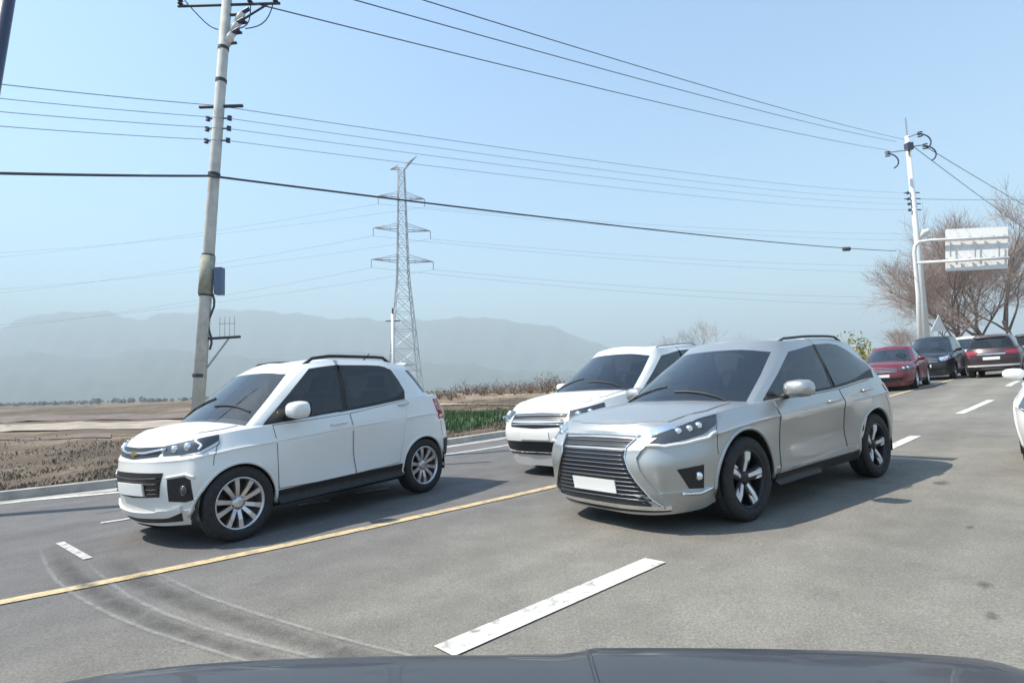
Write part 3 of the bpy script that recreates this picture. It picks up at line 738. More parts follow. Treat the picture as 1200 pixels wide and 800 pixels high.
# --- the other cars of the queue
def queue_car(kind, label, x, y, yaw, pnt, gh, segs, scale, style='five', rails=False, group=None, z=0., plate=False, blank_wheels=False, dens=(6, 3), lampm='lens'):
    wr = .35; c = Car(kind, NX_BODY, gh, segs, (1.33*scale[0], -1.33*scale[0]), wr, .405, pnt, dens, car_pose(x, y, yaw, z), scale, lip='paint' if not rails else 'trim')
    tag(c.root, label, 'car', group)
    a, b, h = scale
    P = lambda pts: [(p[0]*a, p[1]*b, p[2]*h) for p in pts]
    c.bonnet([[(x_*a, y_*b) for x_, y_ in r] for r in ([(1.12, .68), (1.22, .35), (1.24, 0), (1.22, -.35), (1.12, -.68)], [(1.6, .72), (1.6, .3), (1.6, 0), (1.6, -.3), (1.6, -.72)], [(1.97, .60), (2.1, .3), (2.12, 0), (2.1, -.3), (1.97, -.60)])])
    X = lambda r: [(p*a, q*h) for p, q in r]
    c.door(X([(.70, 1.0), (.1, 1.015), (-.44, 1.03)]), X([(.80, .36), (.1, .36), (-.50, .38)]), (-.25*a, .93*h), pnt)
    c.door(X([(-.465, 1.035), (-.9, 1.06), (-1.25, 1.09)]), X([(-.525, .38), (-.7, .38), (-.86, .40)]), (-1.05*a, .97*h), pnt)
    g = c.patch('grille', [P([(2.2, .50, .80), (2.2, 0, .81), (2.2, -.50, .80)]), P([(2.2, .48, .64), (2.2, 0, .62), (2.2, -.48, .64)])], 'x', M['grille'], .004, 14, 3, .02)
    for zz in (.77, .715, .665): c.line('slat', P([(2.2, .48, zz), (2.2, 0, zz+.005), (2.2, -.48, zz)]), 'x', .011, M['chrome'], .012, 14, 1, g)
    c.patch('lower_grille', [P([(2.2, .62, .46), (2.2, 0, .46), (2.2, -.62, .46)]), P([(2.2, .55, .30), (2.2, 0, .29), (2.2, -.55, .30)])], 'front', M['grille'], .004, 14, 3, .02)
    hl = c.pair('headlight', [P([(2.14, .50, .825), (2.0, .70, .86), (1.82, .84, .90)]), P([(2.16, .52, .70), (2.0, .75, .72), (1.84, .87, .79)])], 'front', M[lampm], .006, 12, 4, .02, bulge=.012)
    for s, hh in zip((1, -1), hl):
        for pp in ((2.08, .60, .77), (1.99, .71, .79)):
            q, nn = c.snap(P([pp])[0], 'front'); q = q+nn*.014
            MB().lathe([(-.02, .045), (.010, .043), (.016, .025), (.018, .002)], (q.x, q.y*s, q.z), 'X', 12).build('lamp_reflector', M['lamp'], hh, True)
    c.pair('sill', [P([(.86, .9, .33), (-.86, .9, .35)]), P([(.86, .9, .24), (-.86, .9, .26)])], 'side', M['trim'], .010, 14, 3, .03)
    c.mirror(.52*a, 1.10*h, pnt, .82*b, .97*b, (.10, .11, .072))
    if rails: c.rails(.0, -1.35*a, .56*b, M['steel'], .03, .016)
    tlm = c.pair('tail_lamp', [P([(-1.80, .86, 1.03), (-2.08, .70, 1.05), (-2.2, .42, 1.0)]), P([(-1.82, .88, .86), (-2.08, .72, .88), (-2.2, .44, .90)])], 'rear', M['tail'], .010, 12, 4, .02)
    bp = c.patch('rear_bumper_strip', [P([(-1.95, .80, .50), (-2.2, .4, .50), (-2.2, 0, .50), (-2.2, -.4, .50), (-1.95, -.80, .50)]), P([(-1.95, .78, .44), (-2.2, .4, .44), (-2.2, 0, .44), (-2.2, -.4, .44), (-1.95, -.78, .44)])], 'rear', M['steel_white'] if plate else M['trim'], .012, 20, 2, .02)
    c.patch('rear_bumper_cover', [P([(-1.95, .80, .40), (-2.2, 0, .40), (-1.95, -.80, .40)]), P([(-1.95, .74, .30), (-2.15, 0, .30), (-1.95, -.74, .30)])], 'rear', M['trim'], .008, 20, 2, .02)
    c.patch('number_plate', [P([(-2.2, .27, .80), (-2.2, -.27, .80)]), P([(-2.2, .27, .69), (-2.2, -.27, .69)])], 'bx', M['plate'], .02, 6, 2, .02)
    if plate: c.patch('chrome_strip', [P([(-2.2, .45, .935), (-2.2, -.45, .935)]), P([(-2.2, .45, .885), (-2.2, -.45, .885)])], 'bx', M['chrome'], .016, 10, 2, .02)
    c.wipers(1.22*a, 1.05*h, M['trim'])
    c.cabin(.92*a, -1.3*a)
    if not plate: c.patch('front_plate', [P([(2.2, .26, .58), (2.2, -.26, .58)]), P([(2.2, .26, .48), (2.2, -.26, .48)])], 'x', M['plate'], .012, 8, 3, .012)
    c.wheel_set(style, .21, .79*b)
    mb = MB(); mb.box((-1.98*a if gh is not SD_GH else -1.36*a, 0, (1.545 if gh is not SD_GH else 1.575)*h), (.2, 1.0*b, .028)); mb.build('spoiler', pnt, c.root)
    return c
BOX_GH = []
for i, col in enumerate(NX_GH):     # a squarer tailgate and a higher window line
    q = [list(p) for p in col]
    if i in (6,): q[2][2] += .02; q[3][2] += .02
    if i == 7: q[1] = [-1.70, .76, 1.19]; q[2] = [-1.66, .64, 1.50]; q[3] = [-1.66, .575, 1.59]
    if i == 8: q[2] = [-1.93, .60, 1.48]; q[3] = [-1.90, .55, 1.57]
    if i == 9: q[2] = [-2.02, .36, 1.49]; q[3] = [-1.98, .34, 1.585]
    if i == 10: q[2] = [-2.04, 0, 1.49]; q[3] = [-2.0, 0, 1.59]
    BOX_GH.append([tuple(p) for p in q])
OUT = 3.9146                       # heading of the oncoming cars
def road_xy(px, depth, dlat=0.):
    q = np.linalg.inv(TILT) @ at(px, 440, depth); return q[0], q[1]
x, y = road_xy(735, 9.8); queue_car('large_suv', 'large white SUV behind the bonnet of the silver crossover', x, y, OUT, M['white'], BOX_GH, SEGS, (1.02, 1.05, 1.12), rails=True, dens=(9, 4))
x, y = road_xy(1047, 20.5); queue_car('saloon_car', 'dark red saloon waiting behind the silver crossover', x, y, OUT+.06, M['red'], SD_GH, SEGS, (1.0, .98, .90))
x, y = road_xy(1097, 25.5); queue_car('suv', 'black SUV with bright headlights behind the dark red saloon', x, y, OUT, M['black'], BOX_GH, SEGS, (1.0, 1.03, 1.13), lampm='lamp')
x, y = road_xy(1137, 31.); queue_car('suv', 'white car half hidden between the black SUV and the maroon SUV', x, y, OUT, M['white'], BOX_GH, SEGS, (1., 1., 1.16))
x, y = road_xy(1173, 24.); queue_car('suv', 'dark maroon SUV seen from the back with red tail lamps and white plate', x, y, OUT+math.pi, M['brown'], BOX_GH, SEGS, (1., .97, 1.03), rails=True, plate=True)
x, y = road_xy(1217, 29.); queue_car('suv', 'dark SUV ahead of the maroon SUV at the right edge', x, y, OUT+math.pi, M['black'], BOX_GH, SEGS, (1., 1., 1.06), plate=False)
x, y = (9.8*D[0]+.20*L[0], 9.8*D[1]+.20*L[1]); queue_car('saloon_car', 'white saloon cut off by the right edge of the photo', x, y, OUT, M['white'], SD_GH, SEGS, (1., 1., .95), dens=(8, 4))

# ------------------------------------------------------------------ ground, road, kerb, markings
def asphalt():
    m, n, l, p = nodes('asphalt')
    tc = n.new('ShaderNodeTexCoord')
    def noise(scale, detail=6, rough=.6):
        t = n.new('ShaderNodeTexNoise'); t.inputs['Scale'].default_value = scale; t.inputs['Detail'].default_value = detail
        t.inputs['Roughness'].default_value = rough; l.new(tc.outputs['Object'], t.inputs['Vector']); return t
    big, mid, fine = noise(.35), noise(2.5), noise(70, 3)
    vo = n.new('ShaderNodeTexVoronoi'); vo.inputs['Scale'].default_value = 95; l.new(tc.outputs['Object'], vo.inputs['Vector'])
    r = n.new('ShaderNodeValToRGB'); r.color_ramp.elements[0].color = (.165, .155, .136, 1); r.color_ramp.elements[1].color = (.222, .209, .180, 1)
    r.color_ramp.elements[0].position = .35; r.color_ramp.elements[1].position = .65
    l.new(big.outputs['Fac'], r.inputs['Fac'])
    # far lanes darkened: windscreen reflection painted into the asphalt colour
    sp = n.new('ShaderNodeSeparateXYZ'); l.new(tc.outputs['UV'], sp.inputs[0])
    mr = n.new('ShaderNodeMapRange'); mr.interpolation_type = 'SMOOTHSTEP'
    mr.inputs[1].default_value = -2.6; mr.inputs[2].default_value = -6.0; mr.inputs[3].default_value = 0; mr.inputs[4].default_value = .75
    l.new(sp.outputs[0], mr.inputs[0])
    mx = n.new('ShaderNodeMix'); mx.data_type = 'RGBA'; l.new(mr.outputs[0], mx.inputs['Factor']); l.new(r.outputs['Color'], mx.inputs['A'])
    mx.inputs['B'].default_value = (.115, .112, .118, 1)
    def mult(a, b, lo, hi):
        k = n.new('ShaderNodeMapRange'); k.inputs[1].default_value = .25; k.inputs[2].default_value = .75; k.inputs[3].default_value = lo; k.inputs[4].default_value = hi; l.new(b, k.inputs[0])
        q = n.new('ShaderNodeVectorMath'); q.operation = 'SCALE'; l.new(a, q.inputs[0]); l.new(k.outputs[0], q.inputs['Scale']); return q.outputs[0]
    mpp = n.new('ShaderNodeMapping'); mpp.inputs['Scale'].default_value = (1.5, .06, 1); l.new(tc.outputs['UV'], mpp.inputs[0])
    st = n.new('ShaderNodeTexNoise'); st.inputs['Scale'].default_value = 1; st.inputs['Detail'].default_value = 4; l.new(mpp.outputs[0], st.inputs['Vector'])
    c_ = mult(mx.outputs['Result'], st.outputs['Fac'], .84, 1.16)
    c_ = mult(c_, mid.outputs['Fac'], .84, 1.16)
    c_ = mult(c_, fine.outputs['Fac'], .72, 1.28); c_ = mult(c_, vo.outputs['Distance'], .85, 1.12)
    l.new(c_, p.inputs['Base Color']); p.inputs['Roughness'].default_value = .88; p.inputs['Specular IOR Level'].default_value = .3
    b = n.new('ShaderNodeBump'); b.inputs['Strength'].default_value = .5; b.inputs['Distance'].default_value = .006
    l.new(fine.outputs['Fac'], b.inputs['Height']); l.new(b.outputs['Normal'], p.inputs['Normal'])
    return m
def road_paint(name, col, wear=.5):
    m, n, l, p = nodes(name)
    tc = n.new('ShaderNodeTexCoord'); a = n.new('ShaderNodeTexNoise'); a.inputs['Scale'].default_value = 9; a.inputs['Detail'].default_value = 8; a.inputs['Roughness'].default_value = .75
    l.new(tc.outputs['Object'], a.inputs['Vector'])
    r = n.new('ShaderNodeValToRGB'); r.color_ramp.elements[0].position = .33; r.color_ramp.elements[1].position = .33+.2*wear+.04
    r.color_ramp.elements[0].color = (.21, .20, .18, 1); r.color_ramp.elements[1].color = (*col, 1)
    l.new(a.outputs['Fac'], r.inputs['Fac']); l.new(r.outputs['Color'], p.inputs['Base Color']); p.inputs['Roughness'].default_value = .75
    return m
def field_mat():
    m, n, l, p = nodes('dry_field')
    tc = n.new('ShaderNodeTexCoord')
    mp = n.new('ShaderNodeMapping'); mp.inputs['Rotation'].default_value = (0, 0, .25); mp.inputs['Scale'].default_value = (.010, .05, 1); l.new(tc.outputs['Object'], mp.inputs[0])
    a = n.new('ShaderNodeTexNoise'); a.inputs['Scale'].default_value = 1; a.inputs['Detail'].default_value = 4; l.new(mp.outputs[0], a.inputs['Vector'])
    b = n.new('ShaderNodeTexNoise'); b.inputs['Scale'].default_value = .5; b.inputs['Detail'].default_value = 9; b.inputs['Roughness'].default_value = .7; l.new(tc.outputs['Object'], b.inputs['Vector'])
    c_ = n.new('ShaderNodeTexNoise'); c_.inputs['Scale'].default_value = 7; c_.inputs['Detail'].default_value = 6; l.new(tc.outputs['Object'], c_.inputs['Vector'])
    s = n.new('ShaderNodeMath'); s.operation = 'MULTIPLY_ADD'; s.inputs[1].default_value = .45; l.new(b.outputs['Fac'], s.inputs[0])
    k = n.new('ShaderNodeMath'); k.operation = 'MULTIPLY'; k.inputs[1].default_value = .55; l.new(a.outputs['Fac'], k.inputs[0]); l.new(k.outputs[0], s.inputs[2])
    r = n.new('ShaderNodeValToRGB'); e = r.color_ramp.elements
    e[0].position = .38; e[0].color = (.085, .067, .055, 1); e[1].position = .62; e[1].color = (.27, .215, .165, 1)
    for pos, col in ((.45, (.13, .102, .08)), (.50, (.145, .118, .086)), (.54, (.215, .168, .13))):
        q = e.new(pos); q.color = (*col, 1)
    l.new(s.outputs[0], r.inputs['Fac'])
    k2 = n.new('ShaderNodeMapRange'); k2.inputs[1].default_value = .3; k2.inputs[2].default_value = .7; k2.inputs[3].default_value = .7; k2.inputs[4].default_value = 1.3; l.new(c_.outputs['Fac'], k2.inputs[0])
    v = n.new('ShaderNodeVectorMath'); v.operation = 'SCALE'; l.new(r.outputs['Color'], v.inputs[0]); l.new(k2.outputs[0], v.inputs['Scale'])
    l.new(v.outputs[0], p.inputs['Base Color']); p.inputs['Roughness'].default_value = 1; p.inputs['Specular IOR Level'].default_value = .1
    bp = n.new('ShaderNodeBump'); bp.inputs['Strength'].default_value = .7; bp.inputs['Distance'].default_value = .15; l.new(c_.outputs['Fac'], bp.inputs['Height']); l.new(bp.outputs['Normal'], p.inputs['Normal'])
    return m
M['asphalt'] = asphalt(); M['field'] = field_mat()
M['line_white'] = road_paint('line_paint_white', (.66, .65, .61), .75); M['line_yellow'] = road_paint('line_paint_yellow', (.62, .46, .24), .95)
M['worn_and_reflected'] = road_paint('worn_line_and_reflection', (.55, .54, .52), 1.0)
def film(name, col, amount):
    m, n, l, p = nodes(name); p.inputs['Base Color'].default_value = (*col, 1); p.inputs['Roughness'].default_value = .9
    tc = n.new('ShaderNodeTexCoord'); sp = n.new('ShaderNodeSeparateXYZ'); l.new(tc.outputs['UV'], sp.inputs[0])
    def op(o, x, y=None, z=None):
        q = n.new('ShaderNodeMath'); q.operation = o
        for i, v in enumerate((x, y, z)):
            if v is None: continue
            if isinstance(v, (int, float)): q.inputs[i].default_value = v
            else: l.new(v, q.inputs[i])
        return q.outputs[0]
    e = op('MULTIPLY', sp.outputs[0], op('SUBTRACT', 1., sp.outputs[0])); e = op('MULTIPLY', e, 4.)
    f = op('MULTIPLY', sp.outputs[1], op('SUBTRACT', 1., sp.outputs[1])); f = op('MINIMUM', op('MULTIPLY', f, 6.), 1.)
    t = n.new('ShaderNodeTexNoise'); t.inputs['Scale'].default_value = 11; t.inputs['Detail'].default_value = 9; t.inputs['Roughness'].default_value = .75; l.new(tc.outputs['Object'], t.inputs['Vector'])
    t = type('o', (), {'outputs': {'Fac': op('MULTIPLY_ADD', t.outputs['Fac'], 2.6, -.8)}})
    k = op('MULTIPLY', op('MULTIPLY', e, f), op('MULTIPLY', t.outputs['Fac'], amount*2)); l.new(op('MINIMUM', k, 1.), p.inputs['Alpha']); return m
M['smear_dark'] = film('windscreen_smear', (.05, .05, .052), .26); M['smear_pale'] = film('pale_smear', (.42, .41, .39), .26)
M['tar'] = mat('crack_tar', (.03, .03, .032), .6)
M['oil'] = film('oil_stain', (.06, .057, .052), .42)
M['crop'] = mat('crop_green', (.055, .105, .035), .9, noise=.35, scale=3, bumpy=.5)

def lattice(ts, ls, zoff, name, m, drop=None, uv=False):
    V = []; UV = []
    for t in ts:
        for l_ in ls:
            x, y = xy(t, l_)
            z = float(terrain(x, y))+zoff-(drop if drop and -12.5 < l_ < 5.9 and -30 < t < T_END else 0)
            q = TILT @ np.array([x, y, 0]); V.append((q[0], q[1], z)); UV.append((l_, t))
    n = len(ls); F = [(i*n+j, i*n+j+1, (i+1)*n+j+1, (i+1)*n+j) for i in range(len(ts)-1) for j in range(n-1)]
    o = mesh_obj(name, V, F, m)
    if uv:
        u = o.data.uv_layers.new(name='UVMap')
        for lp in o.data.loops: u.data[lp.index].uv = UV[lp.vertex_index]
    return o
ts = np.concatenate([-np.geomspace(31, 6000, 14)[::-1], np.arange(-30, 60, 1.5), np.arange(60, 200, 6), np.geomspace(200, 9000, 26)])
ls = np.concatenate([-np.geomspace(60, 9000, 30)[::-1], np.arange(-58, -12.8, 1.0), [-12.62, -12.48, -10.0, -5, 0, 5, 5.8, 6.2], np.arange(7, 40, 3), np.geomspace(45, 6000, 16)])
tag(lattice(ts, ls, -.012, 'ground', M['field'], .06), kind='structure')
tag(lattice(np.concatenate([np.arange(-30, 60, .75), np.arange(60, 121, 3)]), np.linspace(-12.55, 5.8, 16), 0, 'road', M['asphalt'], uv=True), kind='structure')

def ribbon(name, pts, wid, m, z=.008, kind='structure', closed_caps=True, ragged=0.):
    """flat painted strip along (t, lat) points"""
    pts = np.array(pts, float)
    n = max(2, int(np.linalg.norm(np.diff(pts, axis=0), axis=1).sum()/.4)+1)
    P = crom(pts, max(1, n//max(1, len(pts)-1))) if len(pts) > 2 else resample(pts, n)
    wid = wid if isinstance(wid, (list, tuple)) else [wid]*2
    V = []; rn = random.Random(len(P)*7+1)
    for i, p in enumerate(P):
        d = P[min(i+1, len(P)-1)]-P[max(i-1, 0)]; d = d/np.linalg.norm(d); nn = np.array([-d[1], d[0]])
        ww = wid[0]+(wid[1]-wid[0])*i/(len(P)-1)
        for s in (-.5, .5):
            q = p+nn*s*ww*(1+ragged*rn.uniform(-1, 1)); V.append(Wt(q[0], q[1], z))
    F = [(2*i, 2*i+2, 2*i+3, 2*i+1) for i in range(len(P)-1)]
    o = mesh_obj(name, V, F, m); u = o.data.uv_layers.new(name='UVMap')
    for lp in o.data.loops: u.data[lp.index].uv = (lp.vertex_index % 2, (lp.vertex_index//2)/max(1, len(P)-1))
    return tag(o, kind=kind)
def gtl(px, py): return tl_of(ground(px, py))
def pxribbon(name, pp, wid, m, z=.008, **k): return ribbon(name, [gtl(*p) for p in pp], wid, m, z, **k)
a, b = (19.5, -4.6), (24., -4.3)
yl = [gtl(-60, 718), gtl(150, 677), gtl(350, 636), gtl(520, 599), gtl(645, 571)]
k0 = yl[-1]
yl += [(k0[0]+(a[0]-k0[0])*q, k0[1]+(a[1]-k0[1])*q) for q in (.33, .66)]+[a, b, (b[0]+12, b[1]-.1), (b[0]+45, b[1]-.3)]
ribbon('yellow_line', yl, .135, M['line_yellow'])
el = [(t, float(EL(t))) for t in (-12, -6, -2, 0, 2, 4, 6, 8, 10, 14, 20, 30, 50, 80, 110)]
ribbon('edge_line', el, .17, M['line_white'])
l1, l2 = gtl(520, 764), gtl(768, 657)
ribbon('lane_dash', [l1, l2], .17, M['line_white'])
for (p, q) in (((1030, 530), (1073, 511)), ((1124, 485), (1161, 469))): pxribbon('lane_dash', [p, q], .16, M['line_white'])
z3 = gtl(1161, 469)
for k in range(1, 7): ribbon('lane_dash', [(z3[0]+8*k-4, z3[1]), (z3[0]+8*k-1, z3[1])], .16, M['line_white'])
for (p, q) in (((350, 592), (386, 587)), ((417, 578), (455, 572)), ((118, 613), (196, 601))): pxribbon('lane_dash', [p, q], .11, M['worn_and_reflected'])
pxribbon('reflection_mark', [(70, 636), (103, 655)], .07, M['worn_and_reflected'])  # windscreen reflection painted on the road as a pale dash
pxribbon('road_seam', [(500, 545), (575, 541)], .05, M['tar'], .006)
rn = random.Random(3)
for px_, py_, r_ in ((1155, 686, .06), (1163, 722, .045), (1136, 618, .04), (1104, 566, .10)):
    t0, l0 = gtl(px_, py_); V = [Wt(t0, l0, .006)]; n = 14; r_ *= .8
    for k in range(n):
        q = 2*math.pi*k/n; r2 = r_*rn.uniform(.65, 1.25); V.append(Wt(t0+1.9*r2*math.cos(q), l0+r2*math.sin(q), .006))
    o_ = mesh_obj('oil_stain', V, [(0, 1+k, 1+(k+1) % n) for k in range(n)], M['oil'], smooth=False); tag(o_, kind='structure'); u_ = o_.data.uv_layers.new(name='UVMap')
    for lp in o_.data.loops: u_.data[lp.index].uv = (.5 if lp.vertex_index == 0 else 0, .5)
for pp, ww, mm in (([(60, 640), (85, 675), (160, 720), (262, 756), (400, 798)], (.16, .12), 'smear_dark'),
                   ([(125, 650), (175, 688), (265, 722), (400, 765), (540, 800)], (.20, .15), 'smear_dark'),
                   ([(45, 640), (66, 682), (140, 727), (250, 765), (350, 796)], (.04, .03), 'smear_pale'),
                   ([(95, 655), (150, 700), (240, 738), (340, 765), (470, 800)], (.045, .03), 'smear_pale'),
                   ([(170, 665), (240, 700), (370, 742), (500, 775), (600, 797)], (.04, .025), 'smear_pale')):
    pxribbon('windscreen_smear', pp, ww, M[mm], .011 if mm == 'smear_dark' else .014, ragged=.1)  # windscreen smears drawn as flat strips on the road surface
# kerb with a concrete gutter along the far side
def kerb_strip(name, prof, t0, t1, m, step=.8, wob=0.):
    ts = np.arange(t0, t1, step); V = []; F = []; n = len(prof); rr = random.Random(5)
    for i, t in enumerate(ts):
        w_ = rr.uniform(-wob, wob)
        for l_, z in prof: V.append(Wt(t, float(KL(t))+l_+w_, z))
        if i:
            o = (i-1)*n; F += [(o+k, o+k+1, o+n+k+1, o+n+k) for k in range(n-1)]
    return tag(mesh_obj(name, V, F, m, smooth=False), kind='structure')
kerb_strip('gutter', [(.42, .006), (0, .012)], -20, 115, M['kerb'])
kerb_strip('kerb', [(0, -.1), (-.02, .15), (-.20, .155), (-.22, -.15)], -20, 115, M['kerb'], .8, .006)

# field plots between the kerb and the hills
def plot(name, pix4, m, z=.05, n=10, kind='structure'):
    q = [ground(*p) for p in pix4]; V = []
    for i in range(n+1):
        for j in range(n+1):
            u, v = i/n, j/n
            P = q[0]*(1-u)*(1-v)+q[1]*u*(1-v)+q[2]*u*v+q[3]*(1-u)*v
            r_ = np.linalg.inv(TILT) @ P; V.append((P[0], P[1], float(terrain(r_[0], r_[1]))+z))
    F = [(i*(n+1)+j, (i+1)*(n+1)+j, (i+1)*(n+1)+j+1, i*(n+1)+j+1) for i in range(n) for j in range(n)]
    return tag(mesh_obj(name, V, F, m), kind=kind)
plot('crop_plot', [(470, 497), (640, 494), (640, 480), (470, 482)], M['crop'], .08)
def shoots(name, pix4, n, h, m, seed):
    q = [ground(*p) for p in pix4]; r_ = np.random.RandomState(seed); V = []; F = []
    for k in range(n):
        u, v = r_.rand(2)*1.06-.03; u += r_.normal(0, .01); P = q[0]*(1-u)*(1-v)+q[1]*u*(1-v)+q[2]*u*v+q[3]*(1-u)*v
        s_ = np.linalg.inv(TILT) @ P; z = float(terrain(s_[0], s_[1])); hh = h*r_.uniform(.5, 1.3); a_ = r_.rand()*6.28; b_ = len(V)
        dx, dy = .05*math.cos(a_), .05*math.sin(a_)
        V += [(P[0]-dx, P[1]-dy, z), (P[0]+dx, P[1]+dy, z), (P[0]+r_.normal(0, .06), P[1]+r_.normal(0, .06), z+hh)]; F.append((b_, b_+1, b_+2))
    tag(mesh_obj(name, V, F, m, smooth=False), kind='stuff')
shoots('crop_shoots', [(470, 497), (640, 494), (640, 480), (470, 482)], 6000, .30, M['crop'], 6)
plot('stubble_field', [(380, 478), (700, 472), (700, 457), (380, 460)], mat('stubble', (.42, .32, .22), .95, noise=.2, scale=1.5, bumpy=.4), .08)

M['soil'] = mat('pale_soil', (.34, .28, .225), .95, noise=.3, scale=.7, bumpy=.4); M['soil_dark'] = mat('brown_soil', (.15, .115, .095), .95, noise=.35, scale=.5, bumpy=.5)
plot('field_strip', [(-60, 505), (235, 499), (235, 494), (-60, 498)], M['soil'], .03)
plot('field_strip', [(-60, 494), (235, 489), (235, 482), (-60, 486)], M['soil_dark'], .035)
plot('field_strip', [(-60, 519), (130, 513), (130, 508), (-60, 513)], M['soil_dark'], .035)

# ------------------------------------------------------------------ hills in the haze
def hills(name, prof, dist, foot, m, seed, amp):
    rr = np.random.RandomState(seed); px = np.linspace(prof[0][0], prof[-1][0], 220)
    py = np.interp(px, [p[0] for p in prof], [p[1] for p in prof])
    ph = rr.uniform(0, 6, 12); V = []; rows = 22
    for i, (a_, b_) in enumerate(zip(px, py)):
        b_ += sum(math.sin(a_*f+ph[k])*s for k, (f, s) in enumerate(((.11, 1.2), (.23, .8), (.05, 1.5), (.47, .5), (.9, .35))))
        top = at(a_, b_, dist); d = np.array([top[0], top[1]]); d = d/np.linalg.norm(d); r0 = math.hypot(top[0], top[1])
        for k in range(rows):
            u = k/(rows-1)
            if u < .7: r_ = foot+(r0-foot)*u/.7; h = (u/.7)**1.35*top[2]
            else: r_ = r0+(r0*.25)*(u-.7)/.3; h = top[2]*(1-((u-.7)/.3)**1.5)
            e = math.sin(min(1, u/.7)*math.pi)
            h += amp*e*(math.sin(a_*.09+r_*.004+ph[5])+.7*math.sin(a_*.21-r_*.006+ph[6])+.5*math.sin(a_*.4+r_*.011))
            V.append((d[0]*r_, d[1]*r_, max(h, 0)-12*(k == 0 or k == rows-1)))
    F = [(i*rows+k, (i+1)*rows+k, (i+1)*rows+k+1, i*rows+k+1) for i in range(len(px)-1) for k in range(rows-1)]
    return tag(mesh_obj(name, V, F, m), kind='structure')
M['forest'] = mat('hill_forest', (.055, .055, .045), 1, noise=.35, scale=.006)
hills('hills', [(-500, 400), (-250, 372), (-120, 392), (0, 384), (40, 367), (80, 362), (120, 361), (142, 370), (165, 373), (200, 363), (240, 361), (300, 362), (345, 363), (375, 369), (400, 373), (450, 371), (520, 373), (570, 369), (620, 376), (660, 387), (700, 401), (740, 414), (800, 426), (900, 432)], 4300, 2900, M['forest'], 2, 26)
hills('hills', [(-500, 430), (-200, 415), (-60, 424), (40, 412), (110, 418), (190, 405), (260, 416), (330, 420), (420, 410), (500, 424), (600, 432), (700, 438), (900, 440)], 2700, 2000, M['forest'], 9, 9)

# a far belt of trees at the field's end
rn = random.Random(11); mb = MB()
for k in range(520):
    px_ = rn.uniform(-260, 560); dd = rn.uniform(500, 900); P = on_ground(px_, dd); h = rn.uniform(1.5, 4.2)*(1.6 if 110 < px_ < 170 else 1)*(.6 if px_ > 260 else 1)
    n = 6; V = [(P[0], P[1], P[2]+h)]; r_ = h*rn.uniform(.45, .9)
    for ring, (rk, zk) in enumerate(((.6, .85), (1, .45), (.7, 0))):
        for j in range(n):
            q = 2*math.pi*j/n+ring; V.append((P[0]+r_*rk*math.cos(q)*rn.uniform(.7, 1.2), P[1]+r_*rk*math.sin(q), P[2]+h*zk*rn.uniform(.85, 1.1)))
    F = [(0, 1+j, 1+(j+1) % n) for j in range(n)]+[(1+g_*n+j, 1+(g_+1)*n+j, 1+(g_+1)*n+(j+1) % n, 1+g_*n+(j+1) % n) for g_ in range(2) for j in range(n)]
    mb.add(V, F)
tag(mb.build('tree_belt', mat('far_trees', (.07, .065, .055), 1, noise=.4, scale=.3)), kind='stuff')

# ------------------------------------------------------------------ dry grass on the verge
def grass(name, n, lat0, lat1, t0, t1, h0, h1, m, seed, power=1.6):
    r_ = np.random.RandomState(seed); u = r_.rand(n)**power
    la = lat0+(lat1-lat0)*u; tt = t0+(t1-t0)*r_.rand(n)
    cl = np.sin(tt*1.3+la*.7)+np.sin(tt*.37-la*1.9)+.6*np.sin(tt*3.1+la*2.3); keep = (la < KL(tt)-.25) & (cl > r_.uniform(-1.6, 1.0, n)); la, tt = la[keep], tt[keep]
    x, y = xy(tt, la); z = terrain(x, y); P = np.stack([x, y, np.zeros_like(x)], 1) @ TILT.T; P[:, 2] = z-.03
    k = len(x); h = r_.uniform(h0, h1, k)*(1+.35*np.clip(cl[keep], -1, 1.5)); a_ = r_.rand(k)*6.28; wv = h*r_.uniform(.03, .07, k)
    side = np.stack([np.cos(a_), np.sin(a_), np.zeros(k)], 1)*wv[:, None]
    lean = np.stack([r_.normal(0, .35, k), r_.normal(0, .35, k), np.ones(k)], 1)*h[:, None]
    V = np.stack([P-side, P+side, P+lean*.6+side*.6+np.stack([r_.normal(0, .03, k), r_.normal(0, .03, k), np.zeros(k)], 1), P+lean], 1).reshape(-1, 3)
    i = np.arange(k)*4; F = np.concatenate([np.stack([i, i+1, i+2], 1), np.stack([i, i+2, i+3], 1)])
    me = bpy.data.meshes.new(name); me.from_pydata(V.tolist(), [], F.tolist()); me.materials.append(m)
    o = bpy.data.objects.new(name, me); COL.objects.link(o); return tag(o, kind='stuff')
M['grass_dry'] = mat('dry_grass', (.22, .175, .13), .9, noise=.35, scale=.8); M['grass_dull'] = mat('dull_grass', (.15, .122, .09), .9, noise=.35, scale=.8); M['grass_brown'] = mat('brown_weed', (.12, .095, .072), .9, noise=.3, scale=1)
grass('dry_grass', 60000, -11.3, -40, -14, 34, .03, .14, M['grass_dry'], 1)
grass('dull_grass', 36000, -11.3, -28, -14, 42, .03, .13, M['grass_dull'], 2)
grass('brown_weeds', 6000, -14, -52, -14, 6, .05, .17, M['grass_brown'], 3)

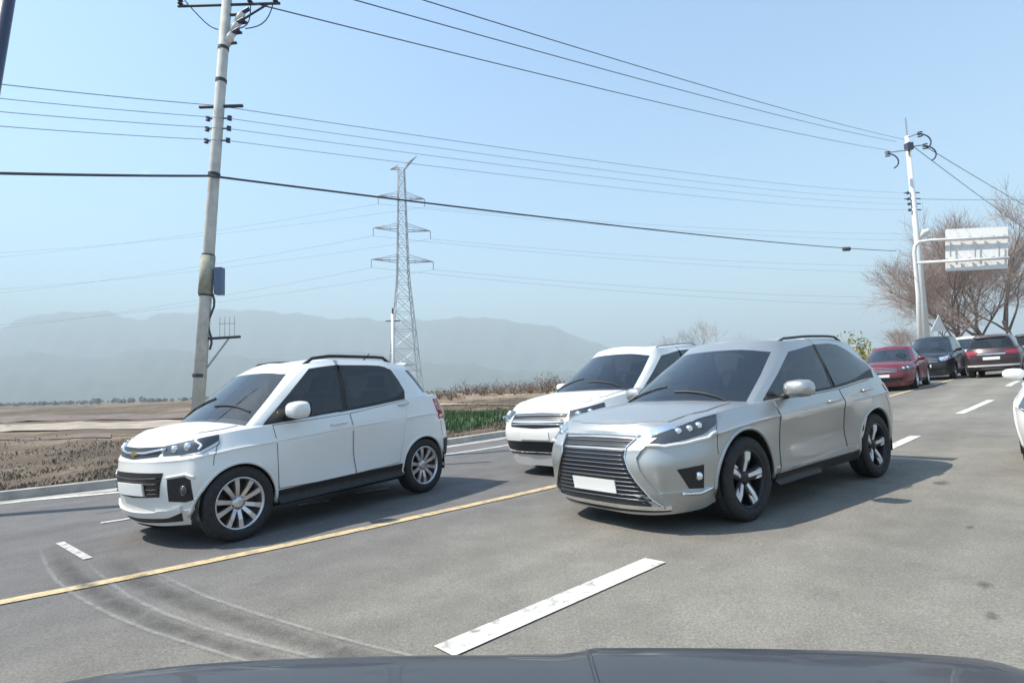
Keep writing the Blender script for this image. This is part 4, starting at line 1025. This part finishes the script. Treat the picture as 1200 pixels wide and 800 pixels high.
# ------------------------------------------------------------------ bare trees and shrubs
def bare_tree(name, label, P, H, seed, spread=.55, limbs=3, lean=(0, 0), group='bare trees', cat='tree', trunk_r=None, levels=5, m_t='bark', m_c='twig', tw=1., split=.25):
    rr = random.Random(seed); root = empty(name, place(P, 0)); tag(root, label, cat, group)
    T, C = MB(), MB()
    def grow(p, d, length, r, lev):
        n = 4; pts = [p]; rs = [r]
        for k in range(n):
            d = (d+Vector((rr.gauss(0, .16), rr.gauss(0, .16), rr.gauss(.04, .08)))).normalized(); pts.append(pts[-1]+d*length/n); rs.append(r*(1-.42*(k+1)/n))
        if lev <= 2: T.tube(pts, rs, 7 if lev == 0 else 5)
        else: C.tube(pts[::2], [q_*(.8 if lev > 3 else 1) for q_ in rs[::2]], 3, False)
        if lev >= levels: return
        kids = (limbs if lev == 0 else rr.choice((3, 4)) if lev < 3 else rr.choice((5, 6)))
        for k in range(kids):
            u = rr.uniform(.45, 1) if lev else rr.uniform(split+.35, 1)
            i = min(n-1, int(u*n)); q = pts[i].lerp(pts[i+1], u*n-i)
            ax = Vector((rr.gauss(0, 1), rr.gauss(0, 1), rr.gauss(.1, .5))).normalized(); nd = (d*(1-spread*.7)+ax*spread+Vector((0, 0, .10 if lev < 2 else -.02))).normalized()
            grow(q, nd, length*rr.uniform(.60, .86), max(.016*H/20, rs[i]*rr.uniform(.5, .68)), lev+1)
        if lev: grow(pts[-1], d, length*.7, rs[-1], lev+1)
    r0 = trunk_r or H*.018
    grow(Vector((0, 0, -.1)), Vector((lean[0], lean[1], 1)).normalized(), H*.36, r0, 0)
    T.build('trunk', M[m_t], root, True); C.build('crown', M[m_c], root); return root
for args in (
    ('large bare tree with spreading dark limbs left of the road sign post', 1117, 74, 15.5, 21, .62, 4),
    ('tall bare tree behind the white sign board with a forked trunk', 1140, 78, 23, 5, .46, 4),
    ('bare tree with dark leaning trunk under the right end of the sign board', 1158, 82, 23, 8, .55, 4),
    ('reddish bare tree behind the maroon SUV seen from the back', 1180, 76, 22, 13, .55, 4),
    ('bare tree at the right edge of the photo, tallest of the right-hand grove', 1206, 80, 24, 17, .52, 4),
    ('low bare tree leaning left over the dark oncoming SUV', 1074, 84, 9.5, 29, .65, 4)):
    lab, px_, dd, H, sd, spd, lb = args
    bare_tree('bare_tree', lab, on_ground(px_, dd), H, sd, spd, lb, lean=(.2 if px_ < 1120 else rn.uniform(-.12, .12), 0), group='bare trees beyond the road sign', levels=5)
for lab, px_, dd, H, sd in (('small round bare tree behind the silver crossover roof, tallest of three', 819, 92, 12.0, 41), ('thin bare sapling to the left of the small round bare tree', 777, 96, 9.5, 43), ('upright bare sapling right of the small round bare tree', 879, 98, 10.5, 45)):
    bare_tree('bare_tree', lab, on_ground(px_, dd), H, sd, .5, 4, group='small bare trees on the skyline', levels=4, trunk_r=.10)
def shrub(label, P, rw, h, seed, m, leafy=False, group='brown shrubs along the field edge'):
    rr = random.Random(seed); root = empty('shrub', place(P, 0)); tag(root, label, 'shrub', group)
    st, fo = MB(), MB()
    for k in range(9):
        a_ = rr.uniform(0, 6.28); e = Vector((math.cos(a_)*rw*rr.uniform(.2, .8), math.sin(a_)*rw*rr.uniform(.2, .8), h*rr.uniform(.6, 1)))
        st.tube([(0, 0, -.1), tuple(e*.5+Vector((0, 0, .1*h))), tuple(e)], [.05, .035, .012], 4, False)
    for k in range(1500 if leafy else 420):
        a_ = rr.uniform(0, 6.28); q = rr.uniform(0, 1)**.5; zz = h*rr.uniform(.08, 1)*(1-.55*q*q)*(1+.25*math.sin(a_*3+seed))
        c0 = Vector((math.cos(a_)*rw*q, math.sin(a_)*rw*q, zz)); s_ = rr.uniform(.10, .26)*(h/2.2)*(.55 if leafy else 1)
        u = Vector((rr.gauss(0, 1), rr.gauss(0, 1), rr.gauss(0, 1))).normalized(); v = u.cross(Vector((rr.gauss(0, 1), rr.gauss(0, 1), rr.gauss(0, 1)))).normalized()
        if leafy: fo.add([c0-u*s_, c0-v*s_*.5, c0+u*s_, c0+v*s_*.5], [(0, 1, 2, 3)])
        else: u.z = abs(u.z)+.4; fo.add([c0-v*.025, c0+v*.025, c0+u*s_*2.4], [(0, 1, 2)]); fo.add([c0, c0+v*s_*.7, c0+v*s_*.35+u*s_*.5], [(0, 1, 2)])
    st.build('stem', M['bark'], root); fo.build('foliage', m, root)
SH = [(512, 60, 2.2, 1.3), (528, 56, 1.5, 1.0), (547, 66, 2.6, 2.0), (566, 64, 2.4, 1.7), (585, 66, 2.8, 2.1), (604, 62, 2.4, 1.9), (622, 64, 2.5, 2.2), (640, 60, 2.4, 2.6), (655, 62, 2.4, 2.4)]
pos = ['leftmost', 'second from left', 'third from left', 'fourth from left', 'middle', 'fourth from right', 'third from right', 'second from right', 'rightmost']
for (px_, dd, rw, h), nm in zip(SH, pos):
    shrub('brown bare shrub on the field edge, %s of nine between the white SUVs' % nm, on_ground(px_, dd), rw, h*.75, px_, M['shrub'])
shrub('yellow green bush showing over the back of the silver crossover', on_ground(1000, 42), 1.9, 2.75, 77, M['leaf_a'], True, None)

# ------------------------------------------------------------------ utility poles
def band(mb, base, top, u, r, h=.08):
    b_ = Vector(base); d = Vector(top)-b_
    p = b_+d*u; dn = d.normalized(); mb.tube([p-dn*h/2, p+dn*h/2], r, 14)
def insulator(mb, p, r=.06, h=.2):
    for k in range(3): mb.lathe([(-.02, r*.5), (0, r), (.03, r*.45)], (p[0], p[1], p[2]+k*h/3), 'Z', 10)
def axis_pt(base, top, py):
    """height along a pole seen at picture row py"""
    lo, hi = 0., 1.
    for _ in range(40):
        mid = (lo+hi)/2
        if pix(base+(top-base)*mid)[1] > py: lo = mid
        else: hi = mid
    return base+(top-base)*lo, lo
RT = B_GRAV[:, 0]*np.array([1, 1, 0]); RT = RT/np.linalg.norm(RT)
pb = on_ground(227, 11.6); pt = at(272, -80, 12.45)
root = empty('utility_pole', place(pb, 0)); tag(root, 'tall leaning concrete utility pole behind the small white SUV', 'utility pole', None)
o0 = Vector(pb); rel = lambda P: tuple(Vector([float(q) for q in P])-o0)
mb = MB(); mb.tube([rel(pb-np.array([0, 0, .4])), rel(pb+(pt-pb)*.5), rel(pt)], [.128, .110, .092], 18); mb.build('pole', M['concrete'], root, True)
def radius(u): return .128-.036*u
mb = MB()
for py_ in (95, 205, 300, 345, 440, 57):
    P, u = axis_pt(pb, pt, py_); mb = MB(); band(mb, rel(pb), rel(pt), u, radius(u)+.012, .07); mb.build('band', M['dark_steel'], root)
LEFT_ATT = []
P, u = axis_pt(pb, pt, 125); mb = MB(); mb.tube([rel(P-RT*.42), rel(P+RT*.50)], .035, 6); mb.build('crossarm', M['dark_steel'], root); LEFT_ATT.append(P-RT*.1+np.array([0, 0, .03]))
for py_ in (139, 151, 165):
    P, u = axis_pt(pb, pt, py_); mb = MB()
    mb.tube([rel(P-RT*.24), rel(P+RT*.26)], .018, 6)
    mb.lathe([(-.05, .02), (-.04, .05), (0, .035), (.04, .05), (.05, .02)], rel(P+RT*.24), 'Z', 10); mb.lathe([(-.05, .02), (-.04, .05), (0, .035), (.04, .05), (.05, .02)], rel(P-RT*.22), 'Z', 10)
    mb.build('spool_bracket', M['insul'], root); LEFT_ATT.append(P+RT*.2)
P, u = axis_pt(pb, pt, 6); mb = MB(); mb.tube([rel(P-RT*1.05), rel(P+RT*1.15)], .028, 6); mb.tube([rel(P+RT*.9), rel(P+RT*.1-np.array([0, 0, .5]))], .022, 6); mb.build('crossarm', M['dark_steel'], root)
ARM = P; TOPW = []
mb = MB()
for k, dx in enumerate((-1.0, .5, 1.05)):
    insulator(mb, rel(P+RT*dx+np.array([0, 0, .06]))); TOPW.append(P+RT*dx+np.array([0, 0, .27]))
mb.build('insulator', M['insul'], root)
P, u = axis_pt(pb, pt, -30); e_ = at(386, -32, 12.2); mb = MB(); mb.tube([rel(P-RT*.5), rel(P), rel(e_)], .03, 6); mb.tube([rel(P+(e_-P)*.6), rel(P-np.array([0, 0, .55]))], .02, 6); mb.build('crossarm', M['dark_steel'], root)
for q in (at(330, -24, 12.2), at(380, -36, 12.2)):
    mb = MB(); insulator(mb, rel(q-np.array([0, 0, .2]))); mb.build('insulator', M['insul'], root)
# slanting bank of fuse switches on the right of the pole
f0, _ = axis_pt(pb, pt, 60); f1, _ = axis_pt(pb, pt, 18)
mb = MB(); mb.tube([rel(f0), rel(f1+RT*.38)], .03, 6); mb.tube([rel(f1+RT*.02), rel(f1+RT*.40)], .03, 6); mb.build('switch_bracket', M['dark_steel'], root)
for k in range(3):
    q = f0+(f1+RT*.34-f0)*(.3+.28*k); mb = MB(); qd = np.array([.10, -.05, .13])
    mb.tube([rel(q-qd*.7), rel(q+qd*.2), rel(q+qd)], [.075, .09, .06], 10); mb.build('fuse_switch', M['porcelain'], root, True)
    mb = MB(); mb.tube([rel(q+qd), rel(q+qd*1.5+RT*.10)], .045, 6); mb.build('switch_contact', M['insul'], root); mb = MB(); mb.tube([rel(q-qd*.5+RT*.05), rel(q-qd*.4+RT*.2)], .03, 6); mb.build('switch_contact', M['insul'], root)
mb = MB()
for a_, b_ in ((-1.0, -.4), (.5, .5), (1.05, .9)):
    s_ = ARM+RT*a_+np.array([0, 0, .25]); e_ = ARM+RT*b_*.45-np.array([0, 0, .55])
    mb.tube([rel(s_+(e_-s_)*u+np.array([0, 0, -.22*math.sin(u*math.pi)])+RT*.12*math.sin(u*3.14)) for u in np.linspace(0, 1, 9)], .012, 5)
mb.build('jumper_wire', M['cable'], root)
P1, u = axis_pt(pb, pt, 300); P2, _ = axis_pt(pb, pt, 345); mb = MB(); mb.tube([rel(P1), rel(P2)], radius(.3)+.022, 16); mb.build('pole_wrap', mat('pale_wrap', (.34, .34, .27), .8, noise=.2), root, True)
P, u = axis_pt(pb, pt, 330); mb = MB(); mb.box(rel(P+RT*.27), (.15, .16, .56)); mb.box(rel(P+RT*.17), (.1, .05, .04)); mb.build('control_box', mat('blue_grey_box', (.10, .15, .24), .5), root)
P, u = axis_pt(pb, pt, 397); Q, _ = axis_pt(pb, pt, 432); mb = MB(); mb.tube([rel(P+RT*.1), rel(P+RT*.78+np.array([0, 0, .02]))], .03, 6); mb.build('bracket_arm', M['dark_steel'], root)
mb = MB(); mb.tube([rel(P+RT*.55), rel(Q+RT*.13)], .018, 6); mb.build('brace', M['steel'], root)
mb = MB()
for k in range(4): mb.tube([rel(P+RT*(.36+.1*k)+np.array([0, 0, .02])), rel(P+RT*(.36+.1*k)+np.array([0, 0, .44]))], .006, 4)
mb.tube([rel(P+RT*.34+np.array([0, 0, .30])), rel(P+RT*.68+np.array([0, 0, .30]))], .006, 4); mb.build('wire_rack', M['steel'], root)
mb = MB(); P1, _ = axis_pt(pb, pt, 345); P2, _ = axis_pt(pb, pt, 410)
mb.tube([rel(P1+RT*.15+(P2-P1)*u+RT*.05*math.sin(u*9)) for u in np.linspace(0, 1, 10)], .022, 6); mb.build('riser_cable', M['cable'], root)
# a second pole, cut by the top left corner
qb = on_ground(-95, 7.8); qt = at(16, -40, 8.6)
root = empty('utility_pole', place(qb, 0)); tag(root, 'utility pole cut off by the top left corner of the photo', 'utility pole', None); o0 = Vector(qb)
mb = MB(); mb.tube([rel(qb-np.array([0, 0, .4])), rel(qt)], [.15, .085], 14); mb.build('pole', M['insul'], root, True)
mb = MB(); P, u = axis_pt(qb, qt, -20); mb.tube([rel(P-RT*.5), rel(P+RT*.1)], .03, 6); mb.build('crossarm', M['dark_steel'], root)
# the far pole on the right
rb = on_ground(1090, 48); rt_ = at(1063, 160, 50.0)
root = empty('utility_pole', place(rb, 0)); tag(root, 'far white concrete utility pole beside the road sign', 'utility pole', None); o0 = Vector(rb)
mb = MB(); mb.tube([rel(rb-np.array([0, 0, .3])), rel(rt_)], [.27, .19], 14); mb.build('pole', M['steel_white'], root, True)
mb = MB(); mb.tube([rel(rt_), rel(rt_+(rt_-rb)/np.linalg.norm(rt_-rb)*1.7)], .06, 6); mb.build('pole_spike', M['steel'], root)
TOPR = []
def pxp(px_, py_): return at(px_, py_, 49.5)
for (px_, py_), arm in (((1040, 179), (1063, 176)), ((1078, 156), (1064, 161)), ((1084, 170), (1065, 172))):
    mb = MB(); q = pxp(px_, py_); mb.tube([rel(q), rel(pxp(*arm))], .05, 6); mb.build('crossarm', M['steel'], root)
    mb = MB(); insulator(mb, rel(q-np.array([0, 0, .3])), .22, .55)
    mb.tube([rel(q+RT*.9*math.sin(u)+np.array([0, 0, -.7*(1-math.cos(u))-.1])) for u in np.linspace(0, 2.6, 8)], .06, 5); mb.build('insulator', M['insul'], root)
    TOPR.append(q)
mb = MB(); q = pxp(1065, 172); mb.box(rel(q), (.5, .5, .6)); mb.build('pole_bracket', M['insul'], root)
RATT = []
for k, py_ in enumerate((226, 233, 239, 246)):
    P, u = axis_pt(rb, rt_, py_); mb = MB(); mb.tube([rel(P-RT*(.75 if k < 2 else .4)), rel(P+RT*.6)], .05, 6)
    mb.lathe([(-.12, .05), (-.08, .14), (0, .09), (.08, .14), (.12, .05)], rel(P-RT*.4), 'Z', 8); mb.build('spool_bracket', M['insul'], root); RATT.append(P-RT*.3)
# a small slim pole near the pylon's foot
sb = on_ground(462, 46); st_ = at(460, 368, 46.6)
root = empty('utility_pole', place(sb, 0)); tag(root, 'slim pale pole standing in the field before the lattice pylon', 'utility pole', None); o0 = Vector(sb)
mb = MB(); mb.tube([rel(sb-np.array([0, 0, .2])), rel(st_)], [.17, .12], 10); mb.build('pole', M['steel_white'], root, True)
mb = MB(); P = at(460, 376, 46.6); mb.tube([rel(P-RT*.55), rel(P+RT*.6)], .05, 5); mb.tube([rel(st_), rel(st_+np.array([0, 0, .5]))], .06, 5); mb.build('crossarm', M['dark_steel'], root)

# ------------------------------------------------------------------ lattice pylon
yb = on_ground(474, 150.); yt = at(471, 196, 158)
Hh = yt[2]-yb[2]; root = empty('lattice_pylon', place(yb, rad(18))); tag(root, 'tall grey lattice power pylon in the field behind the small white SUV', 'pylon')
def hw(z):
    u = z/Hh; return 4.3-5.6*u if u < .5 else 1.5-.75*(u-.5)/.5
lv = [0, .10, .19, .27, .345, .41, .47, .525, .58, .63, .68, .73, .78, .83, .88, .93, .97]
legs, br = MB(), MB()
for sx, sy in ((1, 1), (1, -1), (-1, 1), (-1, -1)): legs.tube([(sx*hw(u*Hh), sy*hw(u*Hh), u*Hh) for u in lv], .15, 4)
for i in range(len(lv)-1):
    z0, z1 = lv[i]*Hh, lv[i+1]*Hh; a_, b_ = hw(z0), hw(z1)
    for (p, q) in (((1, 1), (1, -1)), ((1, -1), (-1, -1)), ((-1, -1), (-1, 1)), ((-1, 1), (1, 1))):
        br.tube([(p[0]*a_, p[1]*a_, z0), (q[0]*b_, q[1]*b_, z1)], .075, 3, False); br.tube([(q[0]*a_, q[1]*a_, z0), (p[0]*b_, p[1]*b_, z1)], .075, 3, False); br.tube([(p[0]*b_, p[1]*b_, z1), (q[0]*b_, q[1]*b_, z1)], .08, 3, False)
legs.build('leg', M['tower'], root); br.build('bracing', M['tower'], root)
ARMP = []
for u, ln in ((.84, 5.2), (.70, 6.4), (.565, 6.8)):
    for s in (1, -1):
        mb = MB(); z = u*Hh; h_ = hw(z); tip = (s*(ln+h_), 0, z+.3)
        for sy in (1, -1): mb.tube([(s*h_, sy*h_, z), tip], .12, 4); mb.tube([(s*h_, sy*h_, z+1.6), tip], .09, 4)
        for k in (.3, .6): mb.tube([(s*(h_+ln*k), h_*(1-k), z+.3*k), (s*(h_+ln*k), -h_*(1-k), z+.3*k)], .06, 3); mb.tube([(s*(h_+ln*k), h_*(1-k), z+.3*k), (s*(h_+ln*k), h_*(1-k), z+1.6-1.3*k)], .06, 3)
        mb.build('crossarm', M['tower'], root)
        mb = MB(); mb.tube([tip, (tip[0], 0, tip[2]-2.2)], .11, 5); mb.build('insulator', M['tower'], root)
        ARMP.append(np.array(root.matrix_world @ Vector((tip[0], 0, tip[2]-2.2))))
mb = MB(); z = .97*Hh
for tip in ((4.2, 0, Hh*1.035), (-3.0, 0, Hh*.965)):
    for sy in (1, -1): mb.tube([(.8*np.sign(tip[0]), sy*.8, z), tip], .13, 4); mb.tube([(.8*np.sign(tip[0]), sy*.8, z+1.0), tip], .13, 4)
mb.build('peak_arm', M['tower'], root)

# ------------------------------------------------------------------ wires
def wire(name, label, group, pts, r, sag=.5, m='cable'):
    """hangs through the given points"""
    P = []
    for a_, b_ in zip(pts[:-1], pts[1:]):
        s = sag*np.linalg.norm(b_-a_)/50.
        for u in np.linspace(0, 1, 26)[:-1]: P.append(a_+(b_-a_)*u-np.array([0, 0, 4*s*u*(1-u)]))
    P.append(pts[-1]); mb = MB(); mb.tube(P, r, 5, False); return tag(mb.build(name, M[m], None, True), label, 'cable', group)
GA = 'power cables from the leaning pole to the far pole'
for k, nm in enumerate(('lowest', 'middle', 'topmost')):
    s_ = (at(297, 4, 12.2), at(330, -24, 12.2), at(380, -36, 12.2))[k]; e_ = (at(1040, 176, 49.5), at(1050, 166, 49.5), at(1062, 164, 49.5))[k]
    wire('power_cable', 'thin overhead power cable slanting across the sky, %s of the upper three' % nm, GA, [s_, e_], .0155, .25, 'cable_mid')
exts = [at(-190, y, 7.6) for y in (76, 95, 113, 132)]
for k, nm in enumerate(('topmost', 'second', 'third', 'lowest')):
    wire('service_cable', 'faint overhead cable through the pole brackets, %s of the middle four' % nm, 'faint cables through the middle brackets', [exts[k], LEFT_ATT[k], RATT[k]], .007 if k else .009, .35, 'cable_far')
P, u = axis_pt(pb, pt, 209)
wire('telecom_cable', 'thick dark communication cable crossing the whole picture below the thin cables', None, [at(-190, 198, 7.6), P-np.array(sv)*0-RT*.0+B_GRAV[:, 2]*.17, at(1050, 294, 47)], .026, .25)
mb = MB(); q = at(992, 291.8, 44); mb.tube([tuple(q-RT*.25), tuple(q+RT*.25)], .16, 8); tag(mb.build('cable_joint', M['cable'], None, True), 'small black joint sleeve on the thick cable near the right pole', 'cable joint')
tx = np.array(root.matrix_world.to_3x3() @ Vector((0, 1, 0)))
far_l = [at(-260, 372, 260), at(-260, 345, 260), at(-260, 318, 260)]; far_r = [at(1330, 345, 330), at(1330, 330, 330), at(1330, 300, 330)]
for k, q in enumerate(ARMP):
    nm = ('upper', 'middle', 'lower')[k//2]; sd = 'right' if k % 2 == 0 else 'left'
    o_ = q + np.array([0, 0, 0])
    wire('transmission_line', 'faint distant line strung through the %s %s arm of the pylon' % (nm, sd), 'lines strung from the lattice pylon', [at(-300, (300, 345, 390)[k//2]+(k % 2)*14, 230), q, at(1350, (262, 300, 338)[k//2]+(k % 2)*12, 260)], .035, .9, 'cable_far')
for k, (s_, e_) in enumerate((((1068, 170), (1230, 288)), ((1085, 172), (1240, 262)))):
    wire('power_cable', ('left' if k == 0 else 'right')+' of the two thin cables running down right from the far pole', 'cables leaving the far pole', [at(*s_, 49.5), at(*e_, 85)], .03, .15)
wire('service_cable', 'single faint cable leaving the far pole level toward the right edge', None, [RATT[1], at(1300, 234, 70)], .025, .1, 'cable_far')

# ------------------------------------------------------------------ road sign seen from behind
gb = on_ground(1079.5, 46); root = empty('road_sign', place(gb, 0)); tag(root, 'large white road sign on a bent arm seen from behind at right', 'road sign'); o0 = Vector(gb)
gp = lambda px_, py_, d_=0.: at(px_, py_, 46.-.037*(px_-1076)+d_)
mb = MB(); mb.tube([rel(gb-np.array([0, 0, .2])), rel(gp(1076, 345)), rel(gp(1071.5, 296)), rel(gp(1072.5, 288)), rel(gp(1077, 283.5)), rel(gp(1090, 281.5)), rel(gp(1183, 277.5))], [.19, .17, .15, .14, .13, .12, .10], 12); mb.build('post', M['steel_white'], root, True)
mb = MB(); mb.tube([rel(gp(1073, 308)), rel(gp(1183, 302))], .11, 10); mb.build('arm', M['steel_white'], root, True)
for (y0, y1) in ((265.5, 279.5), (280.0, 301.5), (302, 314.5)):
    A = [gp(1108.5, y0+3.2, .25), gp(1181, y0, .25), gp(1181, y1, .25), gp(1108.5, y1+3.2, .25)]; V = [rel(p) for p in A]+[rel(p+B_GRAV[:, 2]*-.05) for p in A]
    mesh_obj('panel', V, [(0, 1, 2, 3), (7, 6, 5, 4), (0, 4, 5, 1), (1, 5, 6, 2), (2, 6, 7, 3), (3, 7, 4, 0)], M['steel_white'], root, False)
for px_ in (1114, 1143, 1171):
    mb = MB(); mb.tube([rel(gp(px_, 284)), rel(gp(px_, 301))], .05, 5); mb.build('rib', M['steel'], root)
for px_ in (1109, 1122, 1136, 1150, 1164, 1177):
    for y_ in (279.5, 304):
        mb = MB(); mb.box(rel(gp(px_, y_-(px_-1130)*.045)), (.10, .18, .24)); mb.build('clamp', M['steel'], root)
# cylindrical lamp head at the junction
mb = MB(); mb.tube([rel(gp(1080, 278)), rel(gp(1084, 272)), rel(gp(1090, 270))], [.16, .28, .18], 10); mb.build('lamp_head', M['steel_white'], root, True)
# triangular sign back
tb = on_ground(1100, 40); root = empty('warning_sign', place(tb, 0)); tag(root, 'white triangular sign standing behind the dark oncoming SUV', 'sign'); o0 = Vector(tb)
A = [at(1100, 369, 40), at(1109, 388, 40), at(1091, 388, 40)]; V = [rel(p) for p in A]+[rel(p-B_GRAV[:, 2]*.04) for p in A]
mesh_obj('plate', V, [(0, 2, 1), (3, 4, 5), (0, 1, 4, 3), (1, 2, 5, 4), (2, 0, 3, 5)], M['steel_white'], root, False)
mb = MB(); mb.tube([rel(tb), rel(at(1100, 372, 40.08))], .035, 6); mb.build('post', M['steel'], root)
# farm things near the green plot
P = on_ground(599, 26.); root = empty('tarp_heap', place(P, 0)); tag(root, 'low heap under a blue tarp beside the green crop plot', 'tarp')
V = []; F = []; n = 12; rr = random.Random(4)
for i in range(n+1):
    for j in range(n+1):
        u, v = i/n*2-1, j/n*2-1; h = .45*max(0, (1-abs(u)**3))*max(0, 1-abs(v)**3)+rr.uniform(-.03, .03); V.append((u*.75, v*.6, h))
F = [(i*(n+1)+j, (i+1)*(n+1)+j, (i+1)*(n+1)+j+1, i*(n+1)+j+1) for i in range(n) for j in range(n)]
mesh_obj('cover', V, F, M['blue_tarp'], root)
mb = MB()
for q in ((.5, .35), (-.5, -.3), (.1, -.45)): mb.box((q[0], q[1], .05), (.22, .16, .14))
mb.build('weight_stone', M['kerb'], root)
P = on_ground(585, 25.); root = empty('wooden_post', place(P, 0)); tag(root, 'short dark post at the right end of the green plot', 'post')
mb = MB(); mb.tube([(0, 0, -.2), (.02, 0, .5), (.03, .01, .9)], [.07, .065, .055], 8); mb.build('shaft', M['bark'], root, True); mb = MB(); mb.box((-.06, 0, .80), (.16, .10, .14)); mb.build('cap', M['grass_dry'], root)

# ------------------------------------------------------------------ dashboard reflection, built as an added bonnet
def dash_reflection():
    P0 = W(.0, 0., 0.); root = empty('reflection_bonnet', Matrix.Translation(Vector(P0)) @ TILT4 @ Matrix.Rotation(.056, 4, 'Y')); tag(root, 'dark dashboard reflection built as a slate bonnet along the bottom edge', 'car')
    xs = np.linspace(-1.0, 1.0, 61); V = []; n = 16
    for x in xs:
        e = abs(x/1.0); ye = 1.17-.20*e**9
        for k in range(n):
            u = k/(n-1); y = .28+(ye-.28)*u
            z = .835-.035*e**2.5-.055*u**2.2-.05*max(0, u-.9)/.1
            z += .017*float(sstep(.0, .07, x)*(1-sstep(.74, .83, x)))*float(1-sstep(.80, 1.0, u))
            V.append((x, y, z))
    F = [(i*n+k, (i+1)*n+k, (i+1)*n+k+1, i*n+k+1) for i in range(60) for k in range(n-1)]
    bo = mesh_obj('bonnet', V, F, M['slate'], root); tree = BVHTree.FromPolygons([Vector(v) for v in V], F)  # stands in for the dashboard reflection
    for x in (0.035, .785):      # creases added either side of the raised middle
        P = []
        for u in np.linspace(0, 1, 12):
            h = tree.ray_cast(Vector((x+.02*u, .32+.76*u, 2)), Vector((0, 0, -1)))
            if h[0] is not None: P.append(h[0])
        mb = MB(); mb.tube(P, .004, 6); mb.build('added_crease', M['slate'], bo, True)
    # added nose below the edge of the reflection's bonnet
    V = []; rows = 7
    for x in xs:
        e = abs(x/1.0); ye = 1.17-.20*e**9
        for k in range(rows):
            u = k/(rows-1); V.append((x, ye+.012+.06*math.sin(u*3.1)*(1-e*.4), 0.735-.035*e**2.5-.012-u*.50))
    F = [(i*rows+k, (i+1)*rows+k, (i+1)*rows+k+1, i*rows+k+1) for i in range(60) for k in range(rows-1)]
    mesh_obj('added_bumper', V, F, M['slate'], root)
    for s in (1, -1):
        V = []
        for k in range(14):
            u = k/13; y = -.5+u*1.40
            for z in (.75-.03*u, .55, .25): V.append((s*1.005, y, z))
        F = [(k*3+j, k*3+3+j, k*3+4+j, k*3+1+j) for k in range(13) for j in range(2)]
        mesh_obj('added_fender', V, F, M['slate'], root)
    for s in (1, -1):
        mb = MB(); mb.box((s*.70, 1.115, .66), (.30, .10, .09)); mb.build('headlight', M['lens'], root)  # lamps added to fill out the nose
dash_reflection()

# ------------------------------------------------------------------ haze
mb = MB(); mb.box((0, 1500, 330), (17000, 15000, 690)); hz = mb.build('haze', None)
m, n, l, p = nodes('haze_air'); n.remove(p); v = n.new('ShaderNodeVolumePrincipled')
v.inputs['Color'].default_value = (.80, .95, 1, 1); v.inputs['Density'].default_value = .00050; v.inputs['Anisotropy'].default_value = 0.
l.new(v.outputs[0], n['Material Output'].inputs['Volume']); hz.data.materials.clear(); hz.data.materials.append(m); tag(hz, kind='stuff')
